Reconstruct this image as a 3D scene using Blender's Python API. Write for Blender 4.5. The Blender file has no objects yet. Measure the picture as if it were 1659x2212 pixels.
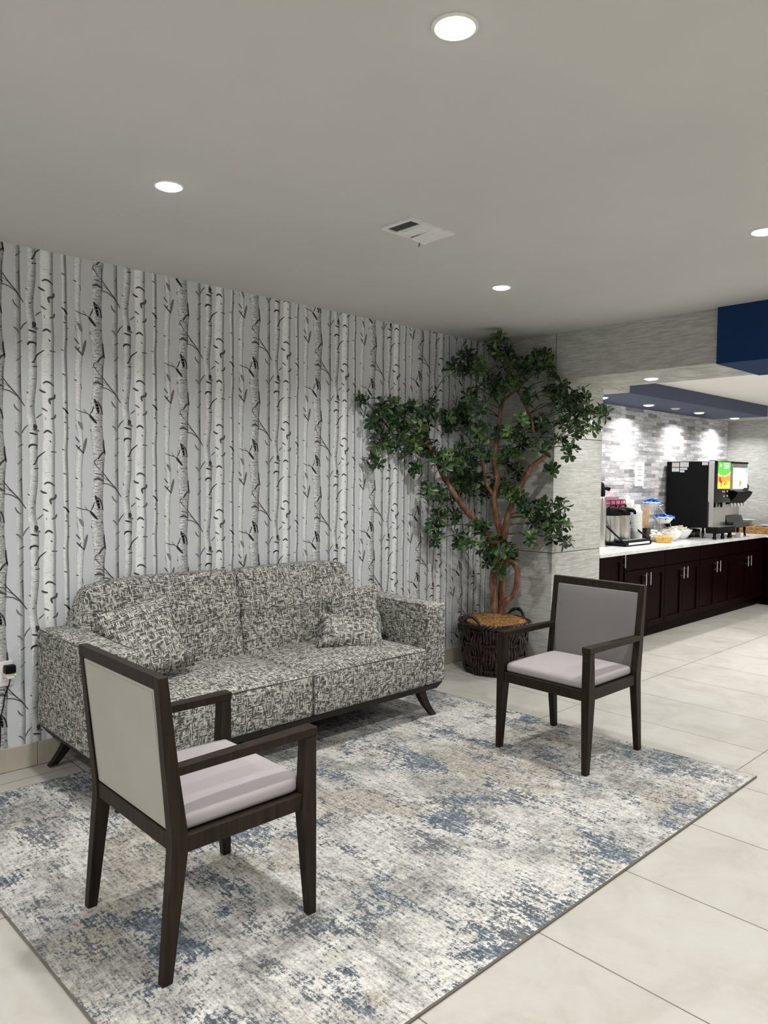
import bpy, bmesh, math, random
import numpy as np
from mathutils import Vector, Matrix, Euler, noise as mnoise
random.seed(7)
C = bpy.context.scene.collection
SC = bpy.context.scene
PI = math.pi

# ------------------------------------------------------------------ camera
cam_d = bpy.data.cameras.new('camera')
cam = bpy.data.objects.new('camera', cam_d); C.objects.link(cam)
FPX = 1606.0
cam_d.sensor_fit = 'VERTICAL'; cam_d.sensor_height = 24.0; cam_d.lens = 24.0*FPX/2212.0
cam_d.clip_start = 0.05; cam_d.clip_end = 100
v1 = Vector((2523-829.5, 1049-1106, FPX)).normalized()
v2 = Vector((-740-829.5, 1016-1106, FPX)); v2 = (v2-v1*v2.dot(v1)).normalized()
v3 = v1.cross(v2)
right = Vector((v1.x, v2.x, v3.x)); down = Vector((v1.y, v2.y, v3.y)); fwd = Vector((v1.z, v2.z, v3.z))
M3 = Matrix((right, -down, -fwd)).transposed()
cam.matrix_world = Matrix.Translation((0, 0, 1.45)) @ M3.to_4x4()
SC.camera = cam

# ------------------------------------------------------------------ world, exposure
SC.view_settings.view_transform = 'Standard'; SC.view_settings.look = 'None'
SC.view_settings.exposure = 0.0; SC.view_settings.gamma = 1.0; SC.view_settings.use_curve_mapping = False
wd = bpy.data.worlds.new('world'); SC.world = wd; wd.use_nodes = True
wd.node_tree.nodes['Background'].inputs[0].default_value = (0.9, 0.95, 1.0, 1)
wd.node_tree.nodes['Background'].inputs[1].default_value = 0.02
SC.cycles.max_bounces = 8; SC.cycles.diffuse_bounces = 5; SC.cycles.glossy_bounces = 3
SC.cycles.transmission_bounces = 3; SC.cycles.caustics_reflective = False; SC.cycles.caustics_refractive = False
SC.cycles.use_denoising = True; SC.cycles.sample_clamp_indirect = 6
LOBBY_W = 15.4      # watts of each lobby downlight
BAR_W = 10.0        # watts of each downlight over the breakfast bar
LIGHT_COL = (1.0, 0.988, 0.968)

# room numbers (metres)
WY, HZ, PX, PY = 3.836, 2.545, 4.82, 3.21
BZ = 2.20           # underside of bulkheads
CT = 0.833          # counter top

# ------------------------------------------------------------------ helpers: tags and objects
def tag(o, label=None, cat=None, group=None, kind=None):
    if label: o['label'] = label
    if cat: o['category'] = cat
    if group: o['group'] = group
    if kind: o['kind'] = kind
    return o
def thing(name, label, cat, loc=(0, 0, 0), rotz=0.0, group=None):
    o = bpy.data.objects.new(name, None); o.empty_display_size = 0.05; C.objects.link(o)
    o.location = loc; o.rotation_euler = (0, 0, rotz)
    return tag(o, label, cat, group)
def copy_tree(o, parent=None):
    c = o.copy(); C.objects.link(c)
    if parent is not None:
        c.parent = parent
    for ch in list(o.children): copy_tree(ch, c)
    return c

def box_uv(bm):
    uv = bm.loops.layers.uv.verify()
    for f in bm.faces:
        n = f.normal; a = max(range(3), key=lambda i: abs(n[i]))
        for l in f.loops:
            c = l.vert.co
            l[uv].uv = (c.y, c.z) if a == 0 else ((c.x, c.z) if a == 1 else (c.x, c.y))
def obj(name, bm, mats, parent=None, smooth=None, loc=None, rot=None, uv=False, label=None):
    bm.normal_update()
    if uv: box_uv(bm)
    me = bpy.data.meshes.new(name)
    if smooth is True:
        for f in bm.faces: f.smooth = True
    elif smooth:
        ang = math.radians(smooth)
        for f in bm.faces: f.smooth = True
        for e in bm.edges:
            if len(e.link_faces) != 2 or e.calc_face_angle(0) > ang: e.smooth = False
    bm.to_mesh(me); bm.free()
    if not isinstance(mats, (list, tuple)): mats = [mats]
    for m in mats: me.materials.append(m)
    o = bpy.data.objects.new(name, me); C.objects.link(o)
    if parent is not None: o.parent = parent
    if loc: o.location = loc
    if rot: o.rotation_euler = rot
    if label: o['label'] = label
    return o
def struct(name, bm, m, label=None, **k):
    return tag(obj(name, bm, m, **k), label, None, None, 'structure')

def NB(): return bmesh.new()
def box(bm, x0, x1, y0, y1, z0, z1, bev=0.0, mi=0, seg=1):
    vs = [bm.verts.new(p) for p in ((x0,y0,z0),(x1,y0,z0),(x1,y1,z0),(x0,y1,z0),(x0,y0,z1),(x1,y0,z1),(x1,y1,z1),(x0,y1,z1))]
    fs = [bm.faces.new([vs[i] for i in q]) for q in ((3,2,1,0),(4,5,6,7),(0,1,5,4),(1,2,6,5),(2,3,7,6),(3,0,4,7))]
    for f in fs: f.material_index = mi
    if bev > 0:
        es = list({e for f in fs for e in f.edges})
        r = bmesh.ops.bevel(bm, geom=es, offset=bev, segments=seg, profile=0.5, affect='EDGES')
        for f in r['faces']: f.material_index = mi
    return fs
def hexa(bm, bot, top, bev=0.0, mi=0):
    """prism from 4 bottom and 4 top points (each counter-clockwise seen from above)"""
    vs = [bm.verts.new(p) for p in list(bot)+list(top)]
    fs = [bm.faces.new([vs[i] for i in q]) for q in ((3,2,1,0),(4,5,6,7),(0,1,5,4),(1,2,6,5),(2,3,7,6),(3,0,4,7))]
    for f in fs: f.material_index = mi
    if bev > 0:
        es = list({e for f in fs for e in f.edges})
        bmesh.ops.bevel(bm, geom=es, offset=bev, segments=1, profile=0.5, affect='EDGES')
def loft(bm, rings, cap=True, mi=0):
    """rings: lists of points with equal count, closed around"""
    R = [[bm.verts.new(p) for p in r] for r in rings]; n = len(R[0])
    for a, b in zip(R[:-1], R[1:]):
        for i in range(n):
            f = bm.faces.new((a[i], a[(i+1) % n], b[(i+1) % n], b[i])); f.material_index = mi
    if cap:
        f = bm.faces.new(R[0][::-1]); f.material_index = mi
        f = bm.faces.new(R[-1]); f.material_index = mi
def tube(bm, pts, rad, n=8, mi=0, jit=0.0):
    pts = [Vector(p) for p in pts]
    rad = rad if isinstance(rad, (list, tuple)) else [rad]*len(pts)
    rings = []; prev = None
    for i, p in enumerate(pts):
        t = (pts[min(i+1, len(pts)-1)]-pts[max(i-1, 0)]).normalized()
        if prev is None:
            prev = t.orthogonal().normalized()
        u = (prev-t*prev.dot(t)).normalized(); w = t.cross(u); prev = u
        rings.append([p+(u*math.cos(2*PI*k/n)+w*math.sin(2*PI*k/n))*rad[i]*(1+jit*random.uniform(-1, 1)) for k in range(n)])
    loft(bm, rings, True, mi)
def smooth_path(pts, rads, k=4):
    P = [Vector(p) for p in pts]; out = []; ro = []
    for i in range(len(P)-1):
        p0 = P[max(i-1, 0)]; p1 = P[i]; p2 = P[i+1]; p3 = P[min(i+2, len(P)-1)]
        for j in range(k):
            t = j/k
            out.append(0.5*((2*p1)+(p2-p0)*t+(2*p0-5*p1+4*p2-p3)*t*t+(-p0+3*p1-3*p2+p3)*t*t*t))
            ro.append(rads[i]*(1-t)+rads[i+1]*t)
    out.append(P[-1]); ro.append(rads[-1])
    return out, ro
def lathe(bm, prof, c=(0, 0, 0), n=24, mi=0, cap=True):
    rings = [[(c[0]+r*math.cos(2*PI*k/n), c[1]+r*math.sin(2*PI*k/n), c[2]+z) for k in range(n)] for r, z in prof]
    loft(bm, rings, cap, mi)
def softbox(bm, h, r, n=(6, 6, 6), f=None, c=(0, 0, 0), mi=0):
    """rounded box, half sizes h, corner radius r, n cells per axis, deformed by f(point)"""
    hs = Vector(h)
    def lines(a, k):
        inner = a-r
        edge = [-a, -a+0.35*r, -a+0.7*r, -a+r]
        mid = [-inner+2*inner*i/k for i in range(1, k)]
        return edge+mid+[-q for q in edge[::-1]]
    L = [lines(h[i], n[i]) for i in range(3)]
    def mp(p):
        q = Vector(p); cc = Vector([max(-(hs[i]-r), min(hs[i]-r, q[i])) for i in range(3)])
        d = q-cc
        if d.length > 1e-9: q = cc+d.normalized()*r
        if f: q = Vector(f(q))
        return q+Vector(c)
    new = []
    for ax in range(3):
        u, v = [(1, 2), (2, 0), (0, 1)][ax]
        for s in (-1, 1):
            g = []
            for a in L[u]:
                row = []
                for b in L[v]:
                    p = [0, 0, 0]; p[ax] = s*h[ax]; p[u] = a; p[v] = b
                    vt = bm.verts.new(mp(p)); row.append(vt); new.append(vt)
                g.append(row)
            for i in range(len(g)-1):
                for j in range(len(g[0])-1):
                    q = (g[i][j], g[i+1][j], g[i+1][j+1], g[i][j+1])
                    fc = bm.faces.new(q if s > 0 else q[::-1]); fc.material_index = mi
    bmesh.ops.remove_doubles(bm, verts=new, dist=1e-5)

# ------------------------------------------------------------------ helpers: materials
class NT:
    def __init__(s, name):
        s.m = bpy.data.materials.new(name); s.m.use_nodes = True
        s.t = s.m.node_tree; s.b = s.t.nodes['Principled BSDF']
    def n(s, typ, **k):
        nd = s.t.nodes.new(typ)
        for a, v in k.items():
            if a.startswith('i_'): nd.inputs[a[2:].replace('_', ' ')].default_value = v
            else: setattr(nd, a, v)
        return nd
    def l(s, a, b): s.t.links.new(a, b)
    def coord(s, kind='Object', scale=(1, 1, 1), loc=(0, 0, 0), rot=(0, 0, 0)):
        tc = s.n('ShaderNodeTexCoord'); mp = s.n('ShaderNodeMapping')
        mp.inputs['Scale'].default_value = scale; mp.inputs['Location'].default_value = loc; mp.inputs['Rotation'].default_value = rot
        s.l(tc.outputs[kind], mp.inputs[0]); return mp.outputs[0]
    def noise(s, vec, scale=5, detail=3, rough=0.5, dist=0.0):
        nd = s.n('ShaderNodeTexNoise'); nd.inputs['Scale'].default_value = scale
        nd.inputs['Detail'].default_value = detail; nd.inputs['Roughness'].default_value = rough; nd.inputs['Distortion'].default_value = dist
        s.l(vec, nd.inputs['Vector']); return nd.outputs['Fac']
    def ramp(s, fac, stops, interp='LINEAR'):
        r = s.n('ShaderNodeValToRGB'); cr = r.color_ramp; cr.interpolation = interp
        while len(cr.elements) < len(stops): cr.elements.new(0.5)
        for e, (p, c) in zip(cr.elements, stops):
            e.position = p; e.color = c if len(c) == 4 else (*c, 1)
        s.l(fac, r.inputs[0]); return r.outputs[0]
    def mix(s, fac, a, b, mode='MIX'):
        m = s.n('ShaderNodeMix', data_type='RGBA', blend_type=mode)
        for sock, v in ((m.inputs[0], fac), (m.inputs[6], a), (m.inputs[7], b)):
            if hasattr(v, 'default_value') or hasattr(v, 'links'): s.l(v, sock)
            elif isinstance(v, (int, float)): sock.default_value = v
            else: sock.default_value = (*v, 1) if len(v) == 3 else v
        return m.outputs[2]
    def math(s, op, a, b=None):
        m = s.n('ShaderNodeMath', operation=op)
        for i, v in enumerate((a, b)):
            if v is None: continue
            if hasattr(v, 'links'): s.l(v, m.inputs[i])
            else: m.inputs[i].default_value = v
        return m.outputs[0]
    def col(s, c): 
        if hasattr(c, 'links'): s.l(c, s.b.inputs['Base Color'])
        else: s.b.inputs['Base Color'].default_value = (*c, 1)
    def bump(s, h, strength=0.3, dist=0.01):
        b = s.n('ShaderNodeBump'); b.inputs['Strength'].default_value = strength; b.inputs['Distance'].default_value = dist
        s.l(h, b.inputs['Height']); s.l(b.outputs[0], s.b.inputs['Normal'])
    def set(s, rough=0.5, metal=0.0, spec=0.5):
        s.b.inputs['Roughness'].default_value = rough; s.b.inputs['Metallic'].default_value = metal
        s.b.inputs['Specular IOR Level'].default_value = spec; return s.m

def plain(name, c, rough=0.5, metal=0.0, spec=0.5, var=0.08, sc=30):
    k = NT(name); v = k.coord('Object')
    f = k.noise(v, sc, 3)
    k.col(k.ramp(f, [(0.3, tuple(x*(1-var) for x in c)), (0.7, tuple(min(1, x*(1+var)) for x in c))]))
    return k.set(rough, metal, spec)
def emit(name, c, strength):
    k = NT(name); k.col(c); k.b.inputs['Emission Color'].default_value = (*c, 1); k.b.inputs['Emission Strength'].default_value = strength
    return k.set(0.4)
MAT = {}
# painted ceiling
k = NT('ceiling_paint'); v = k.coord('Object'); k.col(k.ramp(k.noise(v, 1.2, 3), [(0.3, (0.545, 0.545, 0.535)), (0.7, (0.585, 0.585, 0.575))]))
k.bump(k.noise(v, 220, 2), 0.06, 0.002); MAT['ceiling'] = k.set(0.9, 0, 0.2)
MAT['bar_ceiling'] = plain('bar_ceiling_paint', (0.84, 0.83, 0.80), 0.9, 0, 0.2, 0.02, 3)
# porcelain floor tiles
k = NT('floor_tile'); v = k.coord('Object', loc=(0, 0, 0))
sx = k.n('ShaderNodeSeparateXYZ'); k.l(v, sx.inputs[0])
def gridline(sock, off, per, w):
    a = k.math('SUBTRACT', sock, off); a = k.math('DIVIDE', a, per); a = k.math('FRACT', k.math('ADD', a, 100.0))
    a = k.math('MINIMUM', a, k.math('SUBTRACT', 1.0, a)); return k.math('LESS_THAN', a, w/per)
g = k.math('MAXIMUM', gridline(sx.outputs[0], 1.965, 0.5555, 0.0026), gridline(sx.outputs[1], 1.432, 1.13, 0.0026))
def cell(sock, off, per): return k.math('FLOOR', k.math('DIVIDE', k.math('SUBTRACT', sock, off), per))
cb = k.n('ShaderNodeCombineXYZ'); k.l(cell(sx.outputs[0], 1.965, 0.5555), cb.inputs[0]); k.l(cell(sx.outputs[1], 1.432, 1.13), cb.inputs[1])
wn = k.n('ShaderNodeTexWhiteNoise', noise_dimensions='3D'); k.l(cb.outputs[0], wn.inputs[0])
base = k.ramp(k.noise(v, 3.6, 7, 0.68, 0.5), [(0.28, (0.365, 0.342, 0.306)), (0.5, (0.425, 0.406, 0.37)), (0.72, (0.46, 0.446, 0.418))])
spk = k.ramp(k.noise(v, 60, 4, 0.7), [(0.68, (1, 1, 1)), (0.76, (0.72, 0.68, 0.62))])
base = k.mix(0.5, base, spk, 'MULTIPLY')
tint = k.ramp(wn.outputs[0], [(0, (0.93, 0.93, 0.92)), (1, (1, 1, 1))]); base = k.mix(1.0, base, tint, 'MULTIPLY')
k.col(k.mix(g, base, (0.14, 0.12, 0.10))); k.bump(k.math('MULTIPLY', g, -1.0), 0.4, 0.002)
k.l(k.ramp(k.noise(v, 8, 3), [(0.3, (0.34, 0.34, 0.34)), (0.7, (0.46, 0.46, 0.46))]), k.b.inputs['Roughness']); k.b.inputs['Specular IOR Level'].default_value = 0.35
MAT['floor'] = k.m
k = NT('tile_baseboard'); v = k.coord('Object'); k.col(k.ramp(k.noise(v, 3, 4), [(0.3, (0.40, 0.365, 0.30)), (0.7, (0.50, 0.46, 0.385))])); MAT['basetile'] = k.set(0.45)
# printed birch wallpaper: colours stored on the print, fine bark noise added where alpha says so
k = NT('birch_wallpaper'); at = k.n('ShaderNodeVertexColor'); at.layer_name = 'print'
v = k.coord('Object', scale=(1, 1, 1)); bark = k.noise(k.coord('Object', scale=(60, 1, 330)), 1.0, 3, 0.6)
bk = k.ramp(bark, [(0.36, (0.42, 0.42, 0.42)), (0.56, (1, 1, 1))])
c2 = k.mix(at.outputs['Alpha'], (1, 1, 1), bk); k.col(k.mix(1.0, at.outputs['Color'], c2, 'MULTIPLY')); MAT['birch'] = k.set(0.75, 0, 0.25)
# grasscloth wallpaper
def grass(name, lo, hi, axis):
    k = NT(name); s_ = (7, 7, 120)
    a = k.noise(k.coord('Object', scale=s_), 1.0, 4, 0.55, 0.3); b = k.noise(k.coord('Object', scale=(14, 14, 50), loc=(3, 1, 2)), 1.0, 3, 0.6)
    cc = k.noise(k.coord('Object', scale=(2, 2, 2)), 1.0, 2)
    m = k.math('ADD', k.math('MULTIPLY', a, 0.55), k.math('ADD', k.math('MULTIPLY', b, 0.3), k.math('MULTIPLY', cc, 0.15)))
    k.col(k.ramp(m, [(0.36, lo), (0.5, tuple((x+y)/2 for x, y in zip(lo, hi))), (0.62, hi)])); k.bump(a, 0.25, 0.002)
    return k.set(0.7, 0, 0.3)
MAT['grass'] = grass('grasscloth_wallpaper', (0.33, 0.335, 0.32), (0.57, 0.575, 0.545), 0)
MAT['navy'] = plain('navy_paint', (0.011, 0.036, 0.112), 0.7, 0, 0.1, 0.03)
MAT['slate'] = plain('slate_navy_paint', (0.078, 0.092, 0.142), 0.7, 0, 0.15, 0.03)
MAT['joint'] = plain('dark_joint', (0.09, 0.085, 0.075), 0.8)
# ledger brick backsplash
k = NT('ledger_brick'); v0 = k.coord('Object', rot=(PI/2, 0, 0))
br = k.n('ShaderNodeTexBrick'); br.offset = 0.5; br.offset_frequency = 2
for a, b in (('Scale', 1.0), ('Mortar Size', 0.0016), ('Mortar Smooth', 0.3), ('Bias', 0.0), ('Brick Width', 0.19), ('Row Height', 0.040)): br.inputs[a].default_value = b
br.inputs['Color1'].default_value = (0.0, 0, 0, 1); br.inputs['Color2'].default_value = (1, 1, 1, 1); br.inputs['Mortar'].default_value = (0.3, 0.3, 0.3, 1)
k.l(v0, br.inputs['Vector'])
tone = k.ramp(br.outputs['Color'], [(0.0, (0.30, 0.30, 0.31)), (0.22, (0.46, 0.46, 0.475)), (0.5, (0.66, 0.665, 0.68)), (1.0, (0.82, 0.825, 0.84))])
marb = k.ramp(k.noise(k.coord('Object', scale=(6, 6, 30)), 1.0, 5, 0.7, 1.2), [(0.35, (0.45, 0.45, 0.47)), (0.6, (1, 1, 1))])
k.col(k.mix(br.outputs['Fac'], k.mix(0.8, tone, marb, 'MULTIPLY'), (0.28, 0.28, 0.29)))
k.bump(k.math('MULTIPLY', br.outputs['Fac'], -1.0), 0.6, 0.004); MAT['brick'] = k.set(0.45, 0, 0.4)
# sofa fabric: cross-hatched woven strokes
def weave(name, dark, light):
    k = NT(name); uv = k.coord('UV'); wob = k.n('ShaderNodeTexNoise'); wob.inputs['Scale'].default_value = 35; wob.inputs['Detail'].default_value = 1; k.l(uv, wob.inputs['Vector'])
    vm = k.n('ShaderNodeVectorMath', operation='SCALE'); k.l(wob.outputs['Color'], vm.inputs[0]); vm.inputs['Scale'].default_value = 0.0025
    va = k.n('ShaderNodeVectorMath', operation='ADD'); k.l(uv, va.inputs[0]); k.l(vm.outputs[0], va.inputs[1])
    sp = k.n('ShaderNodeSeparateXYZ'); k.l(va.outputs[0], sp.inputs[0])
    def threads(a, b, per, ln, seed):
        t = k.math('DIVIDE', a, per); ci = k.math('FLOOR', t); fr = k.math('SUBTRACT', t, ci)
        off = k.math('FRACT', k.math('MULTIPLY', k.math('SINE', k.math('MULTIPLY', ci, 12.9898+seed)), 437.58))
        cj = k.math('FLOOR', k.math('ADD', k.math('DIVIDE', b, ln), k.math('MULTIPLY', off, 5.0)))
        cbn = k.n('ShaderNodeCombineXYZ'); k.l(ci, cbn.inputs[0]); k.l(cj, cbn.inputs[1]); cbn.inputs[2].default_value = seed
        w = k.n('ShaderNodeTexWhiteNoise', noise_dimensions='3D'); k.l(cbn.outputs[0], w.inputs[0])
        d = k.math('ABSOLUTE', k.math('SUBTRACT', fr, 0.5))
        prof = k.ramp(d, [(0.22, (1, 1, 1)), (0.40, (0, 0, 0))])
        return k.math('MULTIPLY', prof, k.ramp(w.outputs[0], [(0.30, (0.05, 0.05, 0.05)), (0.75, (1, 1, 1))]))
    vert = threads(sp.outputs[0], sp.outputs[1], 0.0052, 0.020, 1.0); hori = threads(sp.outputs[1], sp.outputs[0], 0.0050, 0.022, 2.3)
    patch = k.ramp(k.noise(k.coord('UV', scale=(46, 52, 1), loc=(1, 7, 0)), 1.0, 2, 0.5), [(0.36, (0.42, 0.42, 0.42)), (0.56, (1, 1, 1))])
    sel = k.ramp(k.noise(k.coord('UV', scale=(38, 36, 1), loc=(9, 2, 0)), 1.0, 1, 0.5), [(0.42, (0.15, 0.15, 0.15)), (0.58, (1, 1, 1))])
    inv = k.math('SUBTRACT', 1.15, sel)
    th = k.math('MAXIMUM', k.math('MULTIPLY', vert, sel), k.math('MULTIPLY', hori, inv))
    th = k.math('MULTIPLY', th, patch)
    th = k.math('ADD', th, k.math('MULTIPLY', k.math('SUBTRACT', k.noise(k.coord('UV', scale=(420, 420, 1)), 1.0, 1, 0.5), 0.5), 0.35))
    k.col(k.ramp(th, [(0.02, dark), (0.30, tuple(0.62*a+0.38*b for a, b in zip(dark, light))), (0.85, light)]))
    k.bump(th, 0.35, 0.003); return k.set(0.95, 0, 0.1)
MAT['weave'] = weave('crosshatch_fabric', (0.055, 0.055, 0.048), (0.78, 0.77, 0.71))
# rug
k = NT('rug_pile'); 
streak = k.noise(k.coord('Object', scale=(85, 11, 1)), 1.0, 5, 0.72)
streak2 = k.noise(k.coord('Object', scale=(20, 38, 1), loc=(4, 4, 0)), 1.0, 4, 0.7)
speck = k.noise(k.coord('Object', scale=(95, 80, 1)), 1.0, 5, 0.75, 0.6)
big = k.noise(k.coord('Object', scale=(2.9, 1.9, 1), loc=(2.3, 5.2, 0)), 1.0, 6, 0.65, 0.5)
big2 = k.noise(k.coord('Object', scale=(3.6, 2.6, 1), loc=(8, 1, 0)), 1.0, 6, 0.66, 0.5)
big3 = k.noise(k.coord('Object', scale=(1.9, 1.5, 1), loc=(1, 9, 0)), 1.0, 5, 0.62)
big4 = k.noise(k.coord('Object', scale=(5.5, 2.4, 1), loc=(6, 3, 0)), 1.0, 5, 0.66, 0.4)
g1 = k.math('ADD', k.math('MULTIPLY', streak, 0.34), k.math('ADD', k.math('MULTIPLY', speck, 0.42), k.math('MULTIPLY', streak2, 0.24)))
greyc = k.ramp(g1, [(0.40, (0.085, 0.088, 0.09)), (0.465, (0.20, 0.20, 0.19)), (0.52, (0.31, 0.305, 0.285)), (0.59, (0.46, 0.45, 0.425))])
cream = k.ramp(g1, [(0.40, (0.10, 0.11, 0.12)), (0.45, (0.33, 0.325, 0.31)), (0.50, (0.46, 0.45, 0.425)), (0.58, (0.62, 0.61, 0.575))])
tan = k.ramp(g1, [(0.40, (0.14, 0.125, 0.105)), (0.50, (0.31, 0.285, 0.245)), (0.58, (0.47, 0.44, 0.39))])
blue = k.ramp(g1, [(0.42, (0.040, 0.050, 0.060)), (0.49, (0.105, 0.130, 0.152)), (0.54, (0.23, 0.25, 0.265)), (0.58, (0.46, 0.46, 0.45))])
c1 = k.mix(k.ramp(big, [(0.44, (0, 0, 0)), (0.54, (1, 1, 1))]), greyc, cream)
c1 = k.mix(k.ramp(big3, [(0.53, (0, 0, 0)), (0.60, (0.8, 0.8, 0.8))]), c1, tan)
bm_ = k.math('ADD', big2, k.math('MULTIPLY', k.math('SUBTRACT', g1, 0.49), -1.1))
c1 = k.mix(k.ramp(bm_, [(0.535, (0, 0, 0)), (0.585, (1, 1, 1))]), c1, blue)
dk = k.math('ADD', big4, k.math('MULTIPLY', k.math('SUBTRACT', g1, 0.49), -1.9))
c1 = k.mix(k.ramp(dk, [(0.575, (0, 0, 0)), (0.61, (0.85, 0.85, 0.85))]), c1, (0.085, 0.094, 0.102))
k.col(c1); k.bump(speck, 0.5, 0.004); MAT['rug'] = k.set(0.95, 0, 0.1)
MAT['rug_edge'] = plain('rug_binding', (0.13, 0.12, 0.105), 0.9, 0, 0.1)
# woods, fabric, metals
k = NT('espresso_wood'); a = k.noise(k.coord('Object', scale=(60, 60, 5)), 1.0, 4, 0.6)
k.col(k.ramp(a, [(0.3, (0.010, 0.0068, 0.0045)), (0.7, (0.028, 0.0195, 0.0125))])); k.bump(a, 0.06, 0.001); MAT['espresso'] = k.set(0.48, 0, 0.16)
k = NT('sofa_wood'); a = k.noise(k.coord('Object', scale=(5, 60, 60)), 1.0, 4, 0.6)
k.col(k.ramp(a, [(0.3, (0.010, 0.008, 0.007)), (0.7, (0.024, 0.019, 0.016))])); MAT['sofawood'] = k.set(0.5, 0, 0.2)
k = NT('cherry_cabinet'); a = k.noise(k.coord('Object', scale=(25, 25, 3)), 1.0, 4, 0.6)
k.col(k.ramp(a, [(0.3, (0.0045, 0.001, 0.001)), (0.7, (0.0075, 0.0016, 0.0015))])); MAT['cherry'] = k.set(0.4, 0, 0.03)
def cloth(name, c, bumpy=0.15):
    k = NT(name); f = k.noise(k.coord('UV', scale=(900, 900, 1)), 1.0, 2); g_ = k.noise(k.coord('Object'), 6, 3)
    k.col(k.mix(0.5, k.ramp(f, [(0.3, tuple(x*0.86 for x in c)), (0.7, tuple(min(1, x*1.12) for x in c))]), k.ramp(g_, [(0.3, tuple(x*0.95 for x in c)), (0.7, tuple(x*1.05 for x in c))])))
    k.bump(f, bumpy, 0.001); m = k.set(0.85, 0, 0.15)
    k.b.inputs['Sheen Weight'].default_value = 0.15
    return m
MAT['seatcloth'] = cloth('grey_taupe_upholstery', (0.345, 0.318, 0.32))
MAT['backvinyl'] = cloth('stone_upholstery', (0.345, 0.33, 0.30), 0.05)
MAT['backgrey_shaded'] = cloth('shaded_grey_upholstery', (0.17, 0.16, 0.157), 0.04); MAT['backgrey_shaded'].node_tree.nodes['Principled BSDF'].inputs['Roughness'].default_value = 0.55  # smooth back fabric, its grey darkened further to include shade on the upright face
MAT['seam'] = plain('dark_seam', (0.10, 0.10, 0.09), 0.95, 0, 0.1)
MAT['steel'] = plain('brushed_steel', (0.62, 0.61, 0.58), 0.3, 1.0, 0.5, 0.06)
MAT['chrome'] = plain('chrome', (0.8, 0.8, 0.8), 0.2, 1.0)
MAT['black'] = plain('black_plastic', (0.005, 0.005, 0.0055), 0.5, 0, 0.12)
MAT['blackgloss'] = plain('black_gloss_plastic', (0.005, 0.005, 0.006), 0.25, 0, 0.3)
MAT['darkgrey'] = plain('dark_grey_plastic', (0.05, 0.052, 0.05), 0.5)
MAT['white'] = plain('white_plastic', (0.80, 0.80, 0.78), 0.45, 0, 0.4, 0.02)
MAT['ceramic'] = plain('white_ceramic', (0.82, 0.83, 0.84), 0.2, 0, 0.5, 0.02)
MAT['paper'] = plain('white_paper', (0.80, 0.83, 0.85), 0.8, 0, 0.2, 0.03)
MAT['ink'] = plain('grey_ink', (0.35, 0.36, 0.38), 0.8)
MAT['pink'] = plain('pink_packet', (0.80, 0.20, 0.36), 0.6, 0, 0.3, 0.25)
MAT['blue'] = plain('blue_packet', (0.03, 0.17, 0.62), 0.5, 0, 0.3, 0.4)
MAT['woodstick'] = plain('wooden_stirrer', (0.62, 0.38, 0.17), 0.7, 0, 0.2, 0.2)
MAT['cream'] = plain('cream_wrapper', (0.80, 0.77, 0.68), 0.6, 0, 0.2, 0.06)
MAT['yellow'] = plain('yellow_wicker', (0.72, 0.50, 0.16), 0.7, 0, 0.2, 0.25, 60)
MAT['glass'] = NT('clear_glass').m; _b = MAT['glass'].node_tree.nodes['Principled BSDF']; _b.inputs['Transmission Weight'].default_value = 1.0; _b.inputs['Roughness'].default_value = 0.05; _b.inputs['Base Color'].default_value = (0.95, 0.97, 1, 1)
k = NT('quartz_top'); v = k.coord('Object'); k.col(k.ramp(k.noise(v, 7, 5, 0.65, 0.8), [(0.35, (0.58, 0.60, 0.61)), (0.6, (0.80, 0.80, 0.78))])); MAT['quartz'] = k.set(0.22, 0, 0.5)
k = NT('honey_wicker'); wv = k.noise(k.coord('Object', scale=(30, 30, 110)), 1.0, 3); k.col(k.ramp(wv, [(0.35, (0.25, 0.11, 0.03)), (0.6, (0.62, 0.36, 0.13))])); k.bump(wv, 0.6, 0.004); MAT['wicker'] = k.set(0.7)
# plant
k = NT('dark_willow'); wv = k.noise(k.coord('Object', scale=(70, 70, 12)), 1.0, 4, 0.6)
k.col(k.ramp(wv, [(0.38, (0.005, 0.003, 0.003)), (0.56, (0.022, 0.008, 0.008)), (0.72, (0.085, 0.028, 0.027))])); k.bump(wv, 0.5, 0.003); MAT['willow'] = k.set(0.4)
k = NT('coco_moss'); wv = k.noise(k.coord('Object'), 70, 4, 0.7); k.col(k.ramp(wv, [(0.35, (0.10, 0.045, 0.014)), (0.55, (0.36, 0.20, 0.075)), (0.75, (0.55, 0.36, 0.16))])); k.bump(wv, 0.9, 0.01); MAT['moss'] = k.set(0.95, 0, 0.1)
k = NT('smooth_bark'); wv = k.noise(k.coord('Object', scale=(28, 28, 7)), 1.0, 4, 0.65, 0.4)
k.col(k.ramp(wv, [(0.30, (0.055, 0.024, 0.015)), (0.48, (0.15, 0.068, 0.038)), (0.62, (0.26, 0.145, 0.09)), (0.76, (0.42, 0.32, 0.25))])); k.bump(wv, 0.35, 0.004); MAT['bark'] = k.set(0.55, 0, 0.35)
k = NT('leaf'); at = k.n('ShaderNodeVertexColor'); at.layer_name = 'tone'
k.col(k.ramp(at.outputs['Color'], [(0.0, (0.008, 0.020, 0.009)), (0.4, (0.022, 0.056, 0.018)), (0.75, (0.065, 0.135, 0.036)), (1.0, (0.17, 0.27, 0.075))])); MAT['leaf'] = k.set(0.38, 0, 0.45)
MAT['twig'] = plain('green_twig', (0.05, 0.055, 0.025), 0.7)
MAT['lens'] = emit('lit_lens', (1.0, 0.985, 0.95), 14.0)
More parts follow.
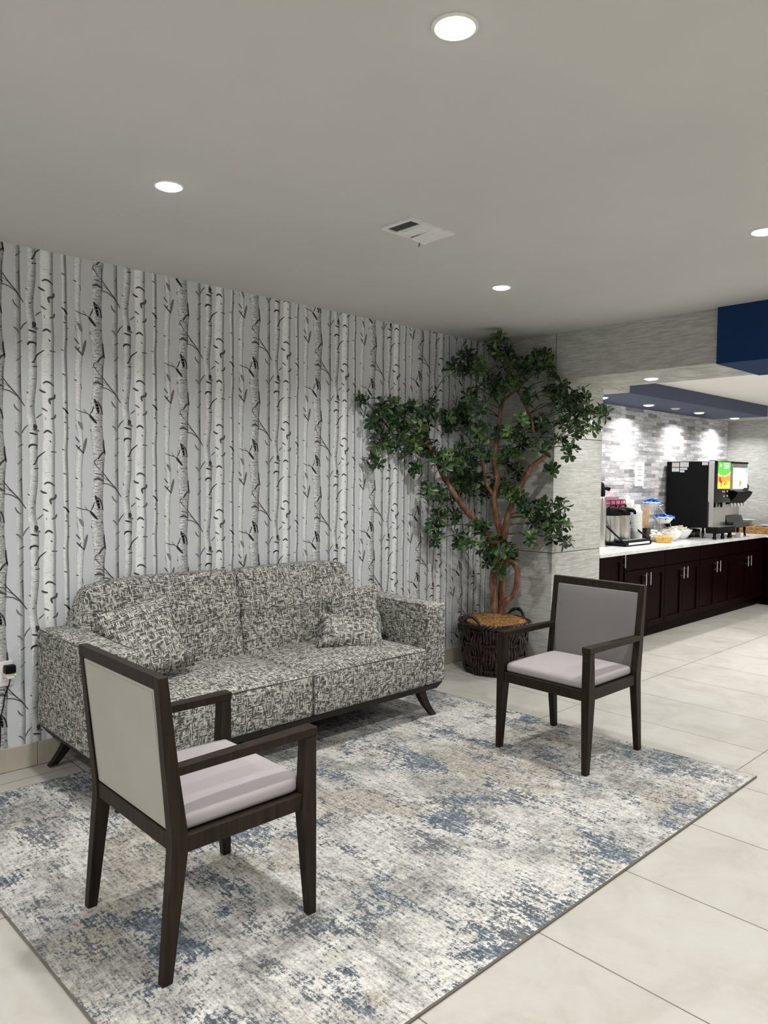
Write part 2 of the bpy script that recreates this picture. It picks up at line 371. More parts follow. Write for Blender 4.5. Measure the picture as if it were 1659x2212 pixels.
MAT['trimring'] = plain('white_trim', (0.75, 0.75, 0.73), 0.5)
MAT['ventpaint'] = plain('vent_paint', (0.74, 0.74, 0.73), 0.5)
MAT['duct'] = plain('duct_dark', (0.03, 0.04, 0.035), 0.7)

# ------------------------------------------------------------------ setting
XW, YF, XE = -3.0, -4.6, 9.60
bm = NB(); box(bm, XW-.1, XE+.1, YF-.1, WY+.12, -0.1, 0.0); struct('floor', bm, MAT['floor'], 'pale beige stone-look floor tiles in a straight grid')
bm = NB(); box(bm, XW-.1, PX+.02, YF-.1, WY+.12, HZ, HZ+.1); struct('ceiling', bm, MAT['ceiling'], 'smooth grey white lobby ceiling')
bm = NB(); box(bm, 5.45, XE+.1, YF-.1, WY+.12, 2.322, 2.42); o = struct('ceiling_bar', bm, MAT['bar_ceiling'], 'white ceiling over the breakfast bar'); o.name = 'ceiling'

# birch wallpaper wall: the print is flat shapes with their own colours, all one mesh
TRUNKS={'T1':[(-0.0931,-0.0614),(-0.0933,-0.0608),(-0.0932,-0.0606),(-0.0931,-0.0604),(-0.0931,-0.0605),(-0.0932,-0.0611),(-0.0935,-0.0618),(-0.0936,-0.0624),(-0.0936,-0.0627),(-0.0934,-0.063),(-0.0931,-0.0632),(-0.0927,-0.0632),(-0.0921,-0.063),(-0.0916,-0.0629),(-0.0912,-0.0627),(-0.091,-0.0625),(-0.091,-0.0624),(-0.0913,-0.0624),(-0.092,-0.0623),(-0.0926,-0.062)],'T2':[(-0.0325,0.0082),(-0.036,0.0033),(-0.0403,-0.0007),(-0.0435,-0.0025),(-0.0442,-0.0026),(-0.043,-0.0013),(-0.0404,0.0014),(-0.0372,0.0048),(-0.0341,0.0075),(-0.0315,0.0095),(-0.0299,0.0105),(-0.0293,0.0107),(-0.0296,0.0103),(-0.0304,0.0097),(-0.031,0.0092),(-0.031,0.0093),(-0.0306,0.0103),(-0.0302,0.0119),(-0.0301,0.0124),(-0.0308,0.0113)],'T3':[(0.0362,0.0925),(0.0353,0.0916),(0.0341,0.0908),(0.033,0.0903),(0.0318,0.0904),(0.0306,0.091),(0.0295,0.0914),(0.0286,0.0915),(0.0278,0.0912),(0.0272,0.091),(0.027,0.0911),(0.0272,0.0915),(0.0276,0.092),(0.0282,0.0924),(0.0291,0.0924),(0.0301,0.0922),(0.0319,0.093),(0.0345,0.0946),(0.0361,0.0949),(0.0364,0.0938)],'T4':[(0.1351,0.159),(0.1347,0.1588),(0.134,0.1587),(0.1333,0.1585),(0.1326,0.1582),(0.132,0.1579),(0.1314,0.1576),(0.1312,0.1574),(0.1313,0.1575),(0.1316,0.1576),(0.1314,0.1575),(0.1302,0.1571),(0.1285,0.1564),(0.1272,0.1558),(0.1268,0.1553),(0.1271,0.1548),(0.1283,0.155),(0.1311,0.1568),(0.1338,0.1586),(0.135,0.1591)],'T5':[(-0.2858,-0.2534),(-0.2867,-0.2558),(-0.287,-0.2571),(-0.2874,-0.2575),(-0.2879,-0.2574),(-0.2874,-0.2563),(-0.2865,-0.2544),(-0.2873,-0.2537),(-0.2885,-0.2539),(-0.2888,-0.2535),(-0.2886,-0.2528),(-0.2881,-0.2513),(-0.2869,-0.2484),(-0.2836,-0.2455),(-0.2772,-0.2442),(-0.2725,-0.2452),(-0.2729,-0.2475),(-0.2763,-0.2478),(-0.2801,-0.2473),(-0.2836,-0.2498)],'T0':[(-0.2096,-0.1461),(-0.2094,-0.1463),(-0.2087,-0.1465),(-0.2071,-0.1466),(-0.2049,-0.1465),(-0.2009,-0.1453),(-0.1958,-0.143),(-0.194,-0.1419),(-0.1947,-0.1418),(-0.1954,-0.1417),(-0.1954,-0.1406),(-0.1942,-0.1379),(-0.1939,-0.1351),(-0.197,-0.134),(-0.2014,-0.1348),(-0.2044,-0.1374),(-0.2064,-0.1405),(-0.208,-0.143),(-0.2091,-0.1447),(-0.2096,-0.1457)]}
MARKS=[([(-0.0787,0.3959),(-0.0651,0.4069)],0.0073,0.16),([(-0.082,0.3118),(-0.0711,0.3209),(-0.0614,0.3352)],0.0073,0.16),([(-0.0771,0.2311),(-0.0662,0.2401)],0.0073,0.16),([(-0.0969,0.1007),(-0.0863,0.0805),(-0.07,0.0685)],0.0073,0.16),([(-0.0938,-0.0279),(-0.0816,-0.0351),(-0.0695,-0.053)],0.0073,0.16),([(-0.0711,-0.0981),(-0.0587,-0.0896)],0.0073,0.16),([(-0.0688,0.2451),(-0.0673,0.1557)],0.0073,0.12),([(-0.0625,-0.0367),(-0.0528,-0.015),(-0.0347,0.0046)],0.0056,0.12),([(0.0058,0.0418),(0.0157,0.0505),(0.0313,0.0636)],0.0056,0.12),([(-0.0309,0.3942),(-0.0253,0.4041),(-0.0101,0.4087),(0.008,0.4044)],0.0095,0.045),([(0.0066,0.4042),(0.0073,0.3884)],0.0073,0.08),([(-0.0065,0.3125),(0.0047,0.3323),(0.0146,0.3521),(0.0443,0.3757)],0.0067,0.05),([(-0.0107,0.3115),(-0.0009,0.3136)],0.0084,0.04),([(-0.0066,0.2907),(0.0115,0.2927)],0.0084,0.06),([(-0.014,0.2294),(0.0083,0.2316)],0.005,0.15),([(-0.0365,0.1663),(-0.0316,0.1601)],0.0073,0.08),([(-0.0231,0.0971),(-0.0134,0.0987)],0.0078,0.1),([(-0.0076,0.1263),(-0.0029,0.1227)],0.0073,0.1),([(-0.0036,0.0059),(-0.0014,0.0018),(0.0003,-0.0035),(0.0008,-0.0099)],0.0185,0.04),([(-0.0253,-0.0321),(-0.01,-0.0353),(0.0082,-0.0397)],0.0084,0.05),([(-0.0071,-0.0151),(0.0139,-0.0206)],0.0168,0.17),([(0.0398,0.2146),(0.0534,0.2231),(0.0705,0.2202),(0.0891,0.2057)],0.0084,0.07),([(0.0221,0.1816),(0.0347,0.1739),(0.0497,0.1699)],0.0095,0.08),([(0.0946,0.1616),(0.0902,0.145),(0.0686,0.1364),(0.0723,0.1165)],0.0118,0.09),([(0.0323,0.0919),(0.0413,0.0872),(0.0569,0.0789)],0.0067,0.1),([(0.0482,0.0473),(0.049,0.0366)],0.0067,0.35),([(0.097,0.0627),(0.0912,0.0474),(0.0753,0.041)],0.0095,0.12),([(0.0413,-0.0286),(0.0536,-0.0185),(0.0664,-0.0205),(0.0778,-0.0294)],0.0095,0.07),([(0.069,-0.0678),(0.0742,-0.073)],0.009,0.09),([(0.0742,0.3766),(0.0977,0.3749)],0.0084,0.09),([(0.0764,0.2558),(0.0844,0.2558)],0.0073,0.12),([(0.0627,0.3578),(0.0769,0.3581)],0.0034,0.4),([(0.0423,0.2698),(0.0651,0.2748)],0.0028,0.45),([(0.1284,0.39),(0.1372,0.387)],0.0073,0.1),([(0.1343,0.2698),(0.1474,0.2644)],0.0095,0.13),([(0.1454,0.1276),(0.1527,0.1296)],0.0112,0.09),([(0.1321,0.1006),(0.1452,0.092),(0.1584,0.0738)],0.0073,0.07),([(0.1467,0.0867),(0.1584,0.0738)],0.0101,0.06),([(0.142,0.0288),(0.1479,0.0278)],0.0101,0.09),([(0.1519,-0.0543),(0.1579,-0.0526)],0.0095,0.08),([(0.1581,0.0024),(0.1625,0.0021)],0.0073,0.12),([(0.1465,0.0593),(0.1494,0.043)],0.0056,0.12),([(-0.2698,-0.0172),(-0.2594,-0.03),(-0.2519,-0.0513)],0.0157,0.24),([(-0.2309,-0.0994),(-0.2386,-0.1306),(-0.2478,-0.173)],0.0129,0.17),([(-0.2866,-0.0932),(-0.2792,-0.1036),(-0.2657,-0.119)],0.0067,0.12),([(-0.2846,-0.1344),(-0.2703,-0.1498),(-0.2463,-0.1743)],0.0073,0.09),([(-0.2628,-0.1367),(-0.2703,-0.1512)],0.0073,0.1),([(-0.2874,-0.3017),(-0.2784,-0.3054)],0.009,0.1),([(-0.2583,-0.321),(-0.2544,-0.3459)],0.0062,0.15),([(-0.2843,-0.0324),(-0.2775,-0.0566)],0.0034,0.2),([(-0.2863,-0.0079),(-0.2728,-0.0092)],0.0028,0.2),([(-0.1868,0.1029),(-0.1782,0.0816),(-0.1675,0.0381)],0.0134,0.035),([(-0.172,0.0949),(-0.155,0.0675),(-0.1467,0.0291)],0.0073,0.04),([(-0.1721,0.0796),(-0.166,0.0438)],0.0168,0.14),([(-0.1931,0.0687),(-0.1983,0.0486),(-0.2085,0.0294)],0.0056,0.05),([(-0.2831,0.0461),(-0.2606,0.0376),(-0.2304,0.0312),(-0.2122,0.0221)],0.0039,0.08),([(-0.2425,0.0506),(-0.2274,0.0315)],0.0034,0.1),([(-0.2137,0.0233),(-0.2,0.0066),(-0.1779,-0.0176)],0.0129,0.035),([(-0.2109,-0.053),(-0.2063,-0.0609)],0.0067,0.1),([(-0.1553,-0.0322),(-0.1506,-0.0374)],0.0084,0.08),([(-0.142,-0.1029),(-0.1414,-0.1339),(-0.1346,-0.1758)],0.0084,0.045),([(-0.1352,-0.1617),(-0.154,-0.1772),(-0.1697,-0.2009)],0.0095,0.07),([(-0.1697,-0.198),(-0.1908,-0.2136),(-0.1822,-0.2355),(-0.1605,-0.2595)],0.0039,0.08),([(-0.1759,-0.221),(-0.1852,-0.202)],0.0028,0.12),([(-0.1854,-0.2779),(-0.1668,-0.281),(-0.1434,-0.2868)],0.0045,0.12),([(-0.173,-0.2912),(-0.1575,-0.3045)],0.0045,0.14),([(-0.1917,-0.3097),(-0.1699,-0.3057),(-0.1418,-0.3164)],0.0095,0.08),([(-0.1448,-0.2189),(-0.1444,-0.3265)],0.0056,0.1),([(-0.188,0.153),(-0.1618,0.1541)],0.0039,0.2),([(-0.1824,0.1364),(-0.1559,0.1375)],0.0039,0.2),([(-0.189,0.1183),(-0.1691,0.1185)],0.0062,0.28),([(-0.1709,0.1032),(-0.1458,0.1039)],0.0062,0.28),([(-0.1915,0.0834),(-0.1581,0.0851)],0.0039,0.28),([(-0.1933,0.0659),(-0.1625,0.0672)],0.0039,0.36),([(-0.1806,0.0501),(-0.1528,0.0509)],0.0028,0.28),([(-0.1795,0.0328),(-0.1511,0.0337)],0.0062,0.2),([(-0.1778,0.0157),(-0.1588,0.0154)],0.0062,0.36),([(-0.1842,-0.0023),(-0.1521,-0.0013)],0.0039,0.2),([(-0.18,-0.0193),(-0.1486,-0.0184)],0.0028,0.36),([(-0.1855,-0.0371),(-0.1643,-0.0373)],0.0062,0.2),([(-0.1838,-0.0543),(-0.1598,-0.0543)],0.0039,0.2),([(-0.1715,-0.0706),(-0.1522,-0.0711)],0.0028,0.28),([(-0.1887,-0.0895),(-0.1632,-0.0895)],0.0028,0.28),([(-0.1747,-0.1057),(-0.1584,-0.1065)],0.0039,0.28),([(-0.1712,-0.1228),(-0.1437,-0.1228)],0.0028,0.28),([(-0.1826,-0.1411),(-0.1587,-0.1415)],0.0062,0.28),([(-0.1756,-0.158),(-0.1558,-0.1587)],0.0062,0.2),([(-0.1967,-0.177),(-0.1774,-0.1778)],0.0062,0.28),([(-0.1875,-0.1937),(-0.1647,-0.1943)],0.0062,0.36),([(-0.1748,-0.2102),(-0.1459,-0.2105)],0.0062,0.2),([(-0.1963,-0.2291),(-0.1715,-0.2297)],0.0062,0.2),([(-0.1749,-0.2451),(-0.1429,-0.2454)],0.0039,0.28),([(-0.1932,-0.2637),(-0.1663,-0.2643)],0.0028,0.28),([(-0.1896,-0.2809),(-0.1623,-0.2816)],0.0028,0.28),([(-0.1828,-0.298),(-0.1635,-0.2992)],0.0062,0.2),([(-0.1946,-0.316),(-0.173,-0.3172)],0.0039,0.28),([(-0.1712,-0.3323),(-0.1381,-0.333)],0.0039,0.28),([(-0.1508,0.231),(-0.1138,0.1825),(-0.0781,0.142),(-0.0492,0.0976)],0.005,0.07),([(-0.1527,0.2049),(-0.1094,0.1777)],0.0034,0.1),([(-0.153,0.1703),(-0.1139,0.1625),(-0.0781,0.1393)],0.0045,0.08),([(-0.0781,0.1393),(-0.0492,0.0976)],0.0067,0.06)]
BLOBS=[(3.364,3.761,1.968,0.038),(3.52,3.758,1.937,0.062),(3.452,3.762,1.847,0.062),(3.652,3.754,1.935,0.067),(3.568,3.76,1.822,0.067),(3.76,3.753,1.888,0.073),(3.856,3.754,1.939,0.067),(4.046,3.762,1.975,0.062),(3.531,3.766,1.702,0.067),(3.71,3.762,1.676,0.067),(3.817,3.758,1.635,0.062),(3.995,3.726,1.685,0.067),(3.984,3.652,1.593,0.067),(3.865,3.709,1.518,0.05),(4.037,3.63,1.549,0.056),(3.483,3.76,1.56,0.038),(4.183,3.761,1.915,0.056),(4.283,3.754,1.85,0.062),(4.42,3.73,1.845,0.067),(4.235,3.442,1.8,0.067),(4.291,3.469,1.667,0.067),(4.392,3.61,1.614,0.056),(3.951,3.765,1.844,0.067),(3.9,3.762,1.739,0.062),(3.73,3.752,1.787,0.056),(4.339,3.38,2.468,0.038),(4.605,3.555,2.432,0.067),(4.576,3.639,2.462,0.045),(4.375,3.687,2.372,0.067),(4.137,3.635,2.275,0.045),(4.339,3.685,2.227,0.062),(4.245,3.459,2.264,0.073),(4.706,3.722,2.279,0.073),(4.748,3.602,2.358,0.073),(4.658,3.444,2.237,0.073),(4.5,3.382,2.135,0.067),(4.734,3.428,2.314,0.062),(4.735,3.316,2.362,0.062),(4.746,3.233,2.383,0.04),(4.747,3.252,2.275,0.062),(4.742,3.219,2.19,0.062),(4.751,3.129,2.148,0.056),(4.734,3.157,2.092,0.056),(4.496,3.494,2.12,0.067),(4.299,3.455,2.077,0.073),(4.281,3.587,2.016,0.073),(4.37,3.753,1.963,0.062),(4.207,3.436,1.956,0.067),(4.464,3.201,2.049,0.05),(4.631,3.545,2.398,0.056),(4.72,3.092,2.017,0.062),(4.887,3.092,2.042,0.062),(4.914,3.031,2.097,0.049),(4.877,2.979,1.976,0.056),(5.191,3.087,1.98,0.05),(4.916,2.847,1.931,0.038),(4.812,3.083,1.954,0.062),(4.694,3.058,1.854,0.062),(4.939,3.094,1.87,0.056),(4.885,2.922,1.847,0.05),(4.827,3.022,1.791,0.05),(4.782,3.138,1.723,0.045),(4.777,3.041,1.675,0.05),(4.73,3.245,1.865,0.067),(4.733,3.316,1.821,0.062),(4.527,3.141,1.668,0.056),(4.435,3.216,1.846,0.062),(4.437,3.313,1.783,0.062),(4.676,3.417,1.75,0.05),(4.52,3.477,1.804,0.056),(4.174,3.609,1.643,0.067),(4.25,3.613,1.611,0.062),(4.128,3.597,1.55,0.062),(4.549,3.437,1.652,0.062),(4.386,3.243,1.598,0.062),(4.645,3.537,1.56,0.056),(4.746,3.493,1.525,0.05),(4.304,3.765,1.459,0.056),(4.432,3.765,1.484,0.062),(4.576,3.758,1.449,0.056),(3.92,3.651,1.367,0.05),(4.089,3.713,1.342,0.056),(4.248,3.76,1.281,0.05),(4.385,3.754,1.376,0.062),(4.305,3.609,1.355,0.056),(4.66,3.713,1.338,0.062),(4.569,3.535,1.391,0.062),(4.725,3.549,1.366,0.062),(4.511,3.315,1.325,0.056),(4.476,3.261,1.281,0.05),(4.223,3.704,1.177,0.056),(4.017,3.643,1.151,0.056),(4.075,3.758,1.073,0.056),(4.111,3.758,0.99,0.049),(4.201,3.62,0.995,0.05),(4.103,3.447,1.0,0.056),(4.171,3.418,1.1,0.05),(4.27,3.425,1.062,0.05),(4.747,3.179,1.536,0.034),(4.611,3.258,1.22,0.062),(4.644,3.199,1.245,0.062),(4.637,3.126,1.259,0.056),(4.739,3.304,1.12,0.05),(4.71,3.186,1.162,0.062),(4.713,3.093,1.144,0.056),(4.703,3.049,1.261,0.04),(4.647,3.088,1.077,0.05),(4.736,3.053,1.11,0.045),(4.864,3.133,0.982,0.04),(4.553,3.212,1.016,0.05),(4.388,3.386,0.955,0.067),(4.417,3.511,0.908,0.056),(4.48,3.369,0.927,0.056),(4.542,3.563,0.848,0.049),(4.401,3.392,0.791,0.049),(4.423,3.513,0.825,0.04),(4.611,3.422,0.856,0.045)]
STEMS=[([(4.463,3.472,0.393),(4.464,3.488,0.666),(4.48,3.487,0.869),(4.449,3.496,0.976),(4.33,3.563,1.134),(4.225,3.616,1.263),(4.129,3.69,1.437),(4.091,3.703,1.505),(3.992,3.726,1.686),(3.97,3.754,1.797),(3.947,3.78,1.868)],[0.034,0.03,0.028,0.025,0.024,0.022,0.02,0.018,0.016,0.014,0.009]),([(4.522,3.457,0.388),(4.538,3.463,0.715),(4.552,3.459,0.867),(4.535,3.485,1.025),(4.512,3.501,1.142),(4.482,3.511,1.286),(4.504,3.5,1.441),(4.489,3.522,1.56),(4.508,3.515,1.735),(4.522,3.51,1.854),(4.565,3.508,2.035),(4.629,3.479,2.095)],[0.031,0.026,0.025,0.024,0.024,0.022,0.021,0.02,0.018,0.017,0.014,0.008]),([(4.5,3.468,0.87),(4.525,3.45,0.968),(4.531,3.415,1.17),(4.554,3.363,1.324),(4.575,3.321,1.419),(4.594,3.255,1.536),(4.637,3.164,1.628),(4.607,3.17,1.695)],[0.028,0.026,0.022,0.021,0.02,0.02,0.018,0.01]),([(4.488,3.422,0.397),(4.49,3.4,0.516),(4.528,3.34,0.596),(4.552,3.327,0.728),(4.557,3.354,0.799),(4.541,3.398,0.831),(4.525,3.442,0.845)],[0.022,0.021,0.021,0.021,0.021,0.02,0.018]),([(4.629,3.479,2.095),(4.635,3.419,2.115),(4.638,3.338,1.981),(4.641,3.287,1.861),(4.63,3.265,1.791)],[0.008,0.011,0.011,0.01,0.008]),([(4.49,3.505,1.307),(4.403,3.526,1.416),(4.365,3.53,1.578),(4.326,3.544,1.646)],[0.014,0.013,0.011,0.007]),([(4.531,3.415,1.159),(4.569,3.354,1.206),(4.645,3.242,1.226)],[0.008,0.006,0.004]),([(3.963,3.762,1.814),(3.777,3.787,1.822),(3.669,3.789,1.764)],[0.008,0.006,0.005])]

PER = 0.4975
ROLLS = [(1.278, .191), (1.759, .242), (2.246, .034), (2.724, .079), (3.207, -.003), (3.691, .045), (4.166, .147), (4.648, .20)]
for i in range(1, 9): ROLLS.append((1.278-.482*i, (.191+i*.173) % PER))
bm = NB(); pc = bm.loops.layers.float_color.new('print')
BG = (0.585, 0.61, 0.63, 0.0)
for f in box(bm, XW, PX, WY, WY+.1, 0, HZ):
    for l in f.loops: l[pc] = BG
tm = NB(); tc_ = tm.loops.layers.float_color.new('print')
PROF = {'T1': ((0, .50), (.18, .60), (.5, .36), (.8, .20), (1, .13)), 'T2': ((0, .52), (.15, .74), (.45, .64), (.72, .34), (1, .16)),
        'T3': ((0, .55), (.12, .78), (.5, .76), (.72, .62), (.86, .26), (1, .19)), 'T4': ((0, .52), (.2, .72), (.5, .55), (.65, .2), (1, .12)),
        'T5': ((0, .42), (.15, .66), (.5, .72), (.78, .5), (1, .24)), 'T0': ((0, .50), (.12, .76), (.4, .64), (.7, .42), (1, .24))}
ALPHA = {'T1': .4, 'T2': .55, 'T3': .3, 'T4': .3, 'T5': .5, 'T0': 1.0}
def strip_quad(vs, cols):
    f = tm.faces.new(vs)
    for l, c in zip(f.loops, cols): l[tc_] = c
for (rx, D) in ROLLS:
    for name, rows in TRUNKS.items():
        n = len(rows); prof = PROF[name]; grid = []
        zs = -1*PER; i = 0; last = None
        while True:
            v = i*PER/n; z = D-PER+v
            if z > HZ+.05: break
            L, R_ = rows[i % n]
            rnd = random.Random(name+str(i % n)); sh = 1.0-(0.16 if name in ('T2', 'T0', 'T1') else .07)*rnd.random()
            row = []
            for t, c in prof:
                g = min(.93, (c*sh)**.85*1.16)
                row.append((tm.verts.new((rx+L+(R_-L)*t, WY-.0004, z)), (g*.975, g, g*1.01, ALPHA[name])))
            if last:
                for a in range(len(prof)-1):
                    q = (last[a], last[a+1], row[a+1], row[a]); strip_quad([w[0] for w in q], [w[1] for w in q])
            last = row; i += 1
    for pts, w, g in MARKS:
        w_ = w*1.08
        for mrep in range(-1, 7):
            zz = D+(mrep-1)*PER
            if zz+pts[0][1] > HZ+.2 or zz+pts[0][1] < -.1: continue
            P = [Vector((rx+p[0], 0, zz+p[1])) for p in pts]
            if len(P) > 2: P, _ = smooth_path(P, [0]*len(P), 3)
            yy = WY-.0012 if w < .0062 else WY-.0008
            prev = None; m_ = len(P)
            ws = []
            for j, p in enumerate(P):
                t = (P[min(j+1, m_-1)]-P[max(j-1, 0)]).normalized(); nrm = Vector((-t.z, 0, t.x))
                e = min(j, m_-1-j)/max(1, (m_-1)/2); hw = w_*.5*(.62+.38*min(1, e*1.6))
                a = tm.verts.new((p.x+nrm.x*hw, yy, p.z+nrm.z*hw)); b = tm.verts.new((p.x-nrm.x*hw, yy, p.z-nrm.z*hw))
                if prev: strip_quad((prev[0], prev[1], b, a), [(g, g, g*1.02, .25)]*4)
                else: first = (a, b, t, hw)
                prev = (a, b)
            # pointed-round ends
            for (a, b), p, sgn in (((first[0], first[1]), P[0], -1), (prev, P[-1], 1)):
                t = (P[1]-P[0]).normalized() if sgn < 0 else (P[-1]-P[-2]).normalized()
                c = tm.verts.new((p.x+t.x*sgn*w*.42, yy, p.z+t.z*sgn*w*.42))
                strip_quad((a, b, c) if sgn > 0 else (b, a, c), [(g, g, g*1.02, .25)]*3)
for co, no in (((0, 0, .1), (0, 0, -1)), ((0, 0, HZ-.001), (0, 0, 1)), ((PX-.002, 0, 0), (1, 0, 0)), ((XW, 0, 0), (-1, 0, 0))):
    bmesh.ops.bisect_plane(tm, geom=tm.verts[:]+tm.edges[:]+tm.faces[:], plane_co=co, plane_no=no, clear_outer=True)
tmp = bpy.data.meshes.new('tmp'); tm.normal_update()
for f in tm.faces:
    if f.normal.y > 0: f.normal_flip()
tm.to_mesh(tmp); tm.free(); bm.from_mesh(tmp); bpy.data.meshes.remove(tmp)
struct('wall_back', bm, MAT['birch'], 'wall papered with black and white birch trunks')

# other walls
bm = NB(); box(bm, XW-.1, XW, YF, WY+.1, 0, HZ); struct('wall_left', bm, MAT['ceiling'])
bm = NB(); box(bm, XW-.1, XE+.1, YF-.1, YF, 0, HZ); struct('wall_front', bm, MAT['ceiling'])
bm = NB(); box(bm, XE, XE+.1, YF, WY+.1, 0, 2.322); struct('wall_right', bm, MAT['grass'], 'pale grasscloth wall at the far end of the bar')
bm = NB(); box(bm, 5.50, XE, WY, WY+.1, 0, 2.3); struct('wall_bar', bm, MAT['brick'], 'white and grey ledger brick backsplash wall')
# grasscloth pillar in three panels with dark joints
bm = NB()
box(bm, PX+.003, 5.507, PY+.003, WY, 0, BZ, mi=1)
for z0, z1 in ((.0, .884), (.890, 1.768), (1.774, BZ)):
    box(bm, PX, 5.51, PY, WY, z0, z1, .0008)
struct('wall_pillar', bm, [MAT['grass'], MAT['joint']], 'grasscloth covered pillar between lobby and breakfast bar')
bm = NB(); box(bm, PX, 5.51, 2.0, WY, BZ, HZ, .001); box(bm, 5.51, 5.94, PY, WY, BZ, 2.322, .0005)
box(bm, PX-.002, PX+.002, PY-.002, PY+.001, BZ, HZ-.002, mi=1)
struct('trim_1', bm, [MAT['grass'], MAT['joint']], 'grasscloth bulkhead running under the ceiling')
bm = NB(); box(bm, PX-.035, 5.50, YF, 2.0, BZ-.01, HZ, .002); struct('trim_2', bm, MAT['navy'], 'navy blue section of the ceiling bulkhead')
bm = NB(); box(bm, 5.94, 9.13, PY, WY, BZ-.003, 2.322, .001); struct('trim_3', bm, MAT['slate'], 'slate navy soffit above the breakfast bar')
bm = NB(); box(bm, 9.13, XE, PY, WY, BZ, 2.322, .001); struct('trim_4', bm, MAT['grass'], 'pale end piece of the soffit above the bar')
# tile baseboards
def baseboard(name, x0, x1, y0, y1, along, step=.5555, off=1.268):
    bm = NB()
    a0, a1 = (x0, x1) if along == 'x' else (y0, y1)
    p = off+math.floor((a0-off)/step)*step
    while p < a1:
        s0 = max(a0, p+.0012); s1 = min(a1, p+step-.0012)
        if s1-s0 > .01:
            if along == 'x': box(bm, s0, s1, y0, y1, .002, .118, .0015)
            else: box(bm, x0, x1, s0, s1, .002, .118, .0015)
        p += step
    if along == 'x': box(bm, a0, a1, y0+.003, y1, 0, .116, mi=1)
    else: box(bm, x0+.003, x1, a0, a1, 0, .116, mi=1)
    struct(name, bm, [MAT['basetile'], MAT['joint']])
baseboard('baseboard_back', XW, PX-.013, WY-.013, WY-.0014, 'x')
baseboard('baseboard_pillar', PX-.012, PX-.0005, PY, WY-.014, 'y', off=3.0)

# ------------------------------------------------------------------ downlights
def make_downlight(label, group, loc, watts, r=.046, name='ceiling_downlight'):
    t = thing(name, label, 'ceiling light', loc, 0, group)
    bm = NB(); ring = []
    lathe(bm, [(r+.012, 0.0), (r+.012, -.003), (r+.004, -.006), (r, -.004), (r, 0.0)], n=32, cap=False); obj('trim_ring', bm, MAT['trimring'], t, smooth=40)
    bm = NB(); lathe(bm, [(r, -.0005), (r*.99, -.007), (r*.8, -.011), (r*.4, -.013), (.002, -.0135)], n=32); obj('lens', bm, MAT['lens'], t, smooth=60)
    ld = bpy.data.lights.new('downlight_lamp', 'AREA'); ld.shape = 'DISK'; ld.size = r*1.9; ld.energy = watts; ld.color = LIGHT_COL; ld.spread = math.radians(140)
    lo = bpy.data.objects.new('downlight_lamp', ld); C.objects.link(lo); lo.parent = t; lo.location = (0, 0, -.016)
    return t
lobby = [(1.394, 1.235, 'lit round downlight at the top of the photo, largest of the lobby ceiling lights'),
         (1.374, 2.646, 'lit round downlight in front of the birch wall above the sofa'),
         (3.44, 2.667, 'lit round downlight on the lobby ceiling beyond the air vent, towards the plant'),
         (3.474, 1.262, 'lit round downlight cut by the right edge of the photo')]
L0 = None
for i, (x, y, lab) in enumerate(lobby):
    if L0 is None: L0 = o = make_downlight(lab, 'lobby ceiling downlights', (x, y, HZ), LOBBY_W)
    else: o = copy_tree(L0); o.location = (x, y, HZ)
    o['label'] = lab
for x in (-.68, -2.2):
    for y in (2.66, 1.25, -.15, -1.7, -3.3):
        o = copy_tree(L0); o.location = (x, y, HZ); o['label'] = 'lit round downlight in the lobby outside the photo'
for x in (1.385, 3.46):
    for y in (-.15, -1.7, -3.3):
        o = copy_tree(L0); o.location = (x, y, HZ); o['label'] = 'lit round downlight in the lobby outside the photo'
B0 = make_downlight('lit downlight under the grasscloth bulkhead beside the pillar', 'bulkhead and soffit downlights', (5.21, 2.647, BZ), BAR_W)
for (x, y, lab) in ((6.10, 3.566, 'lit soffit downlight nearest the pillar'), (7.00, 3.575, 'lit soffit downlight above the wall notice'),
                    (8.12, 3.56, 'lit soffit downlight above the juice dispenser'), (9.085, 3.56, 'lit soffit downlight nearest the end wall, last of the row')):
    o = copy_tree(B0); o.location = (x, y, BZ-.003); o['label'] = lab
L1 = make_downlight('added unseen fill downlight brightening the bar ceiling by bounce', 'bar ceiling downlights', (6.6, 1.6, 2.322), 26)
o = copy_tree(L1); o.location = (8.4, 1.6, 2.322)
L_FILL = make_downlight('added unseen fill downlight brightening the bar ceiling by bounce', 'bar ceiling downlights', (6.6, -.2, 2.322), 50)  # added out-of-view fill lamps, extra strong so floor bounce lifts the bar ceiling
for x, y in ((8.4, -.2), (6.6, -2.2), (8.4, -2.2)):
    o = copy_tree(L_FILL); o.location = (x, y, 2.322)

# round unlit fitting in the soffit
bm = NB(); lathe(bm, [(.045, 0), (.045, -.006), (.03, -.012), (.001, -.013)], n=24)
tag(obj('smoke_detector', bm, MAT['white'], smooth=50, loc=(7.50, 3.537, BZ-.003)), 'small white unlit disc in the slate soffit between two lit downlights', 'smoke detector')

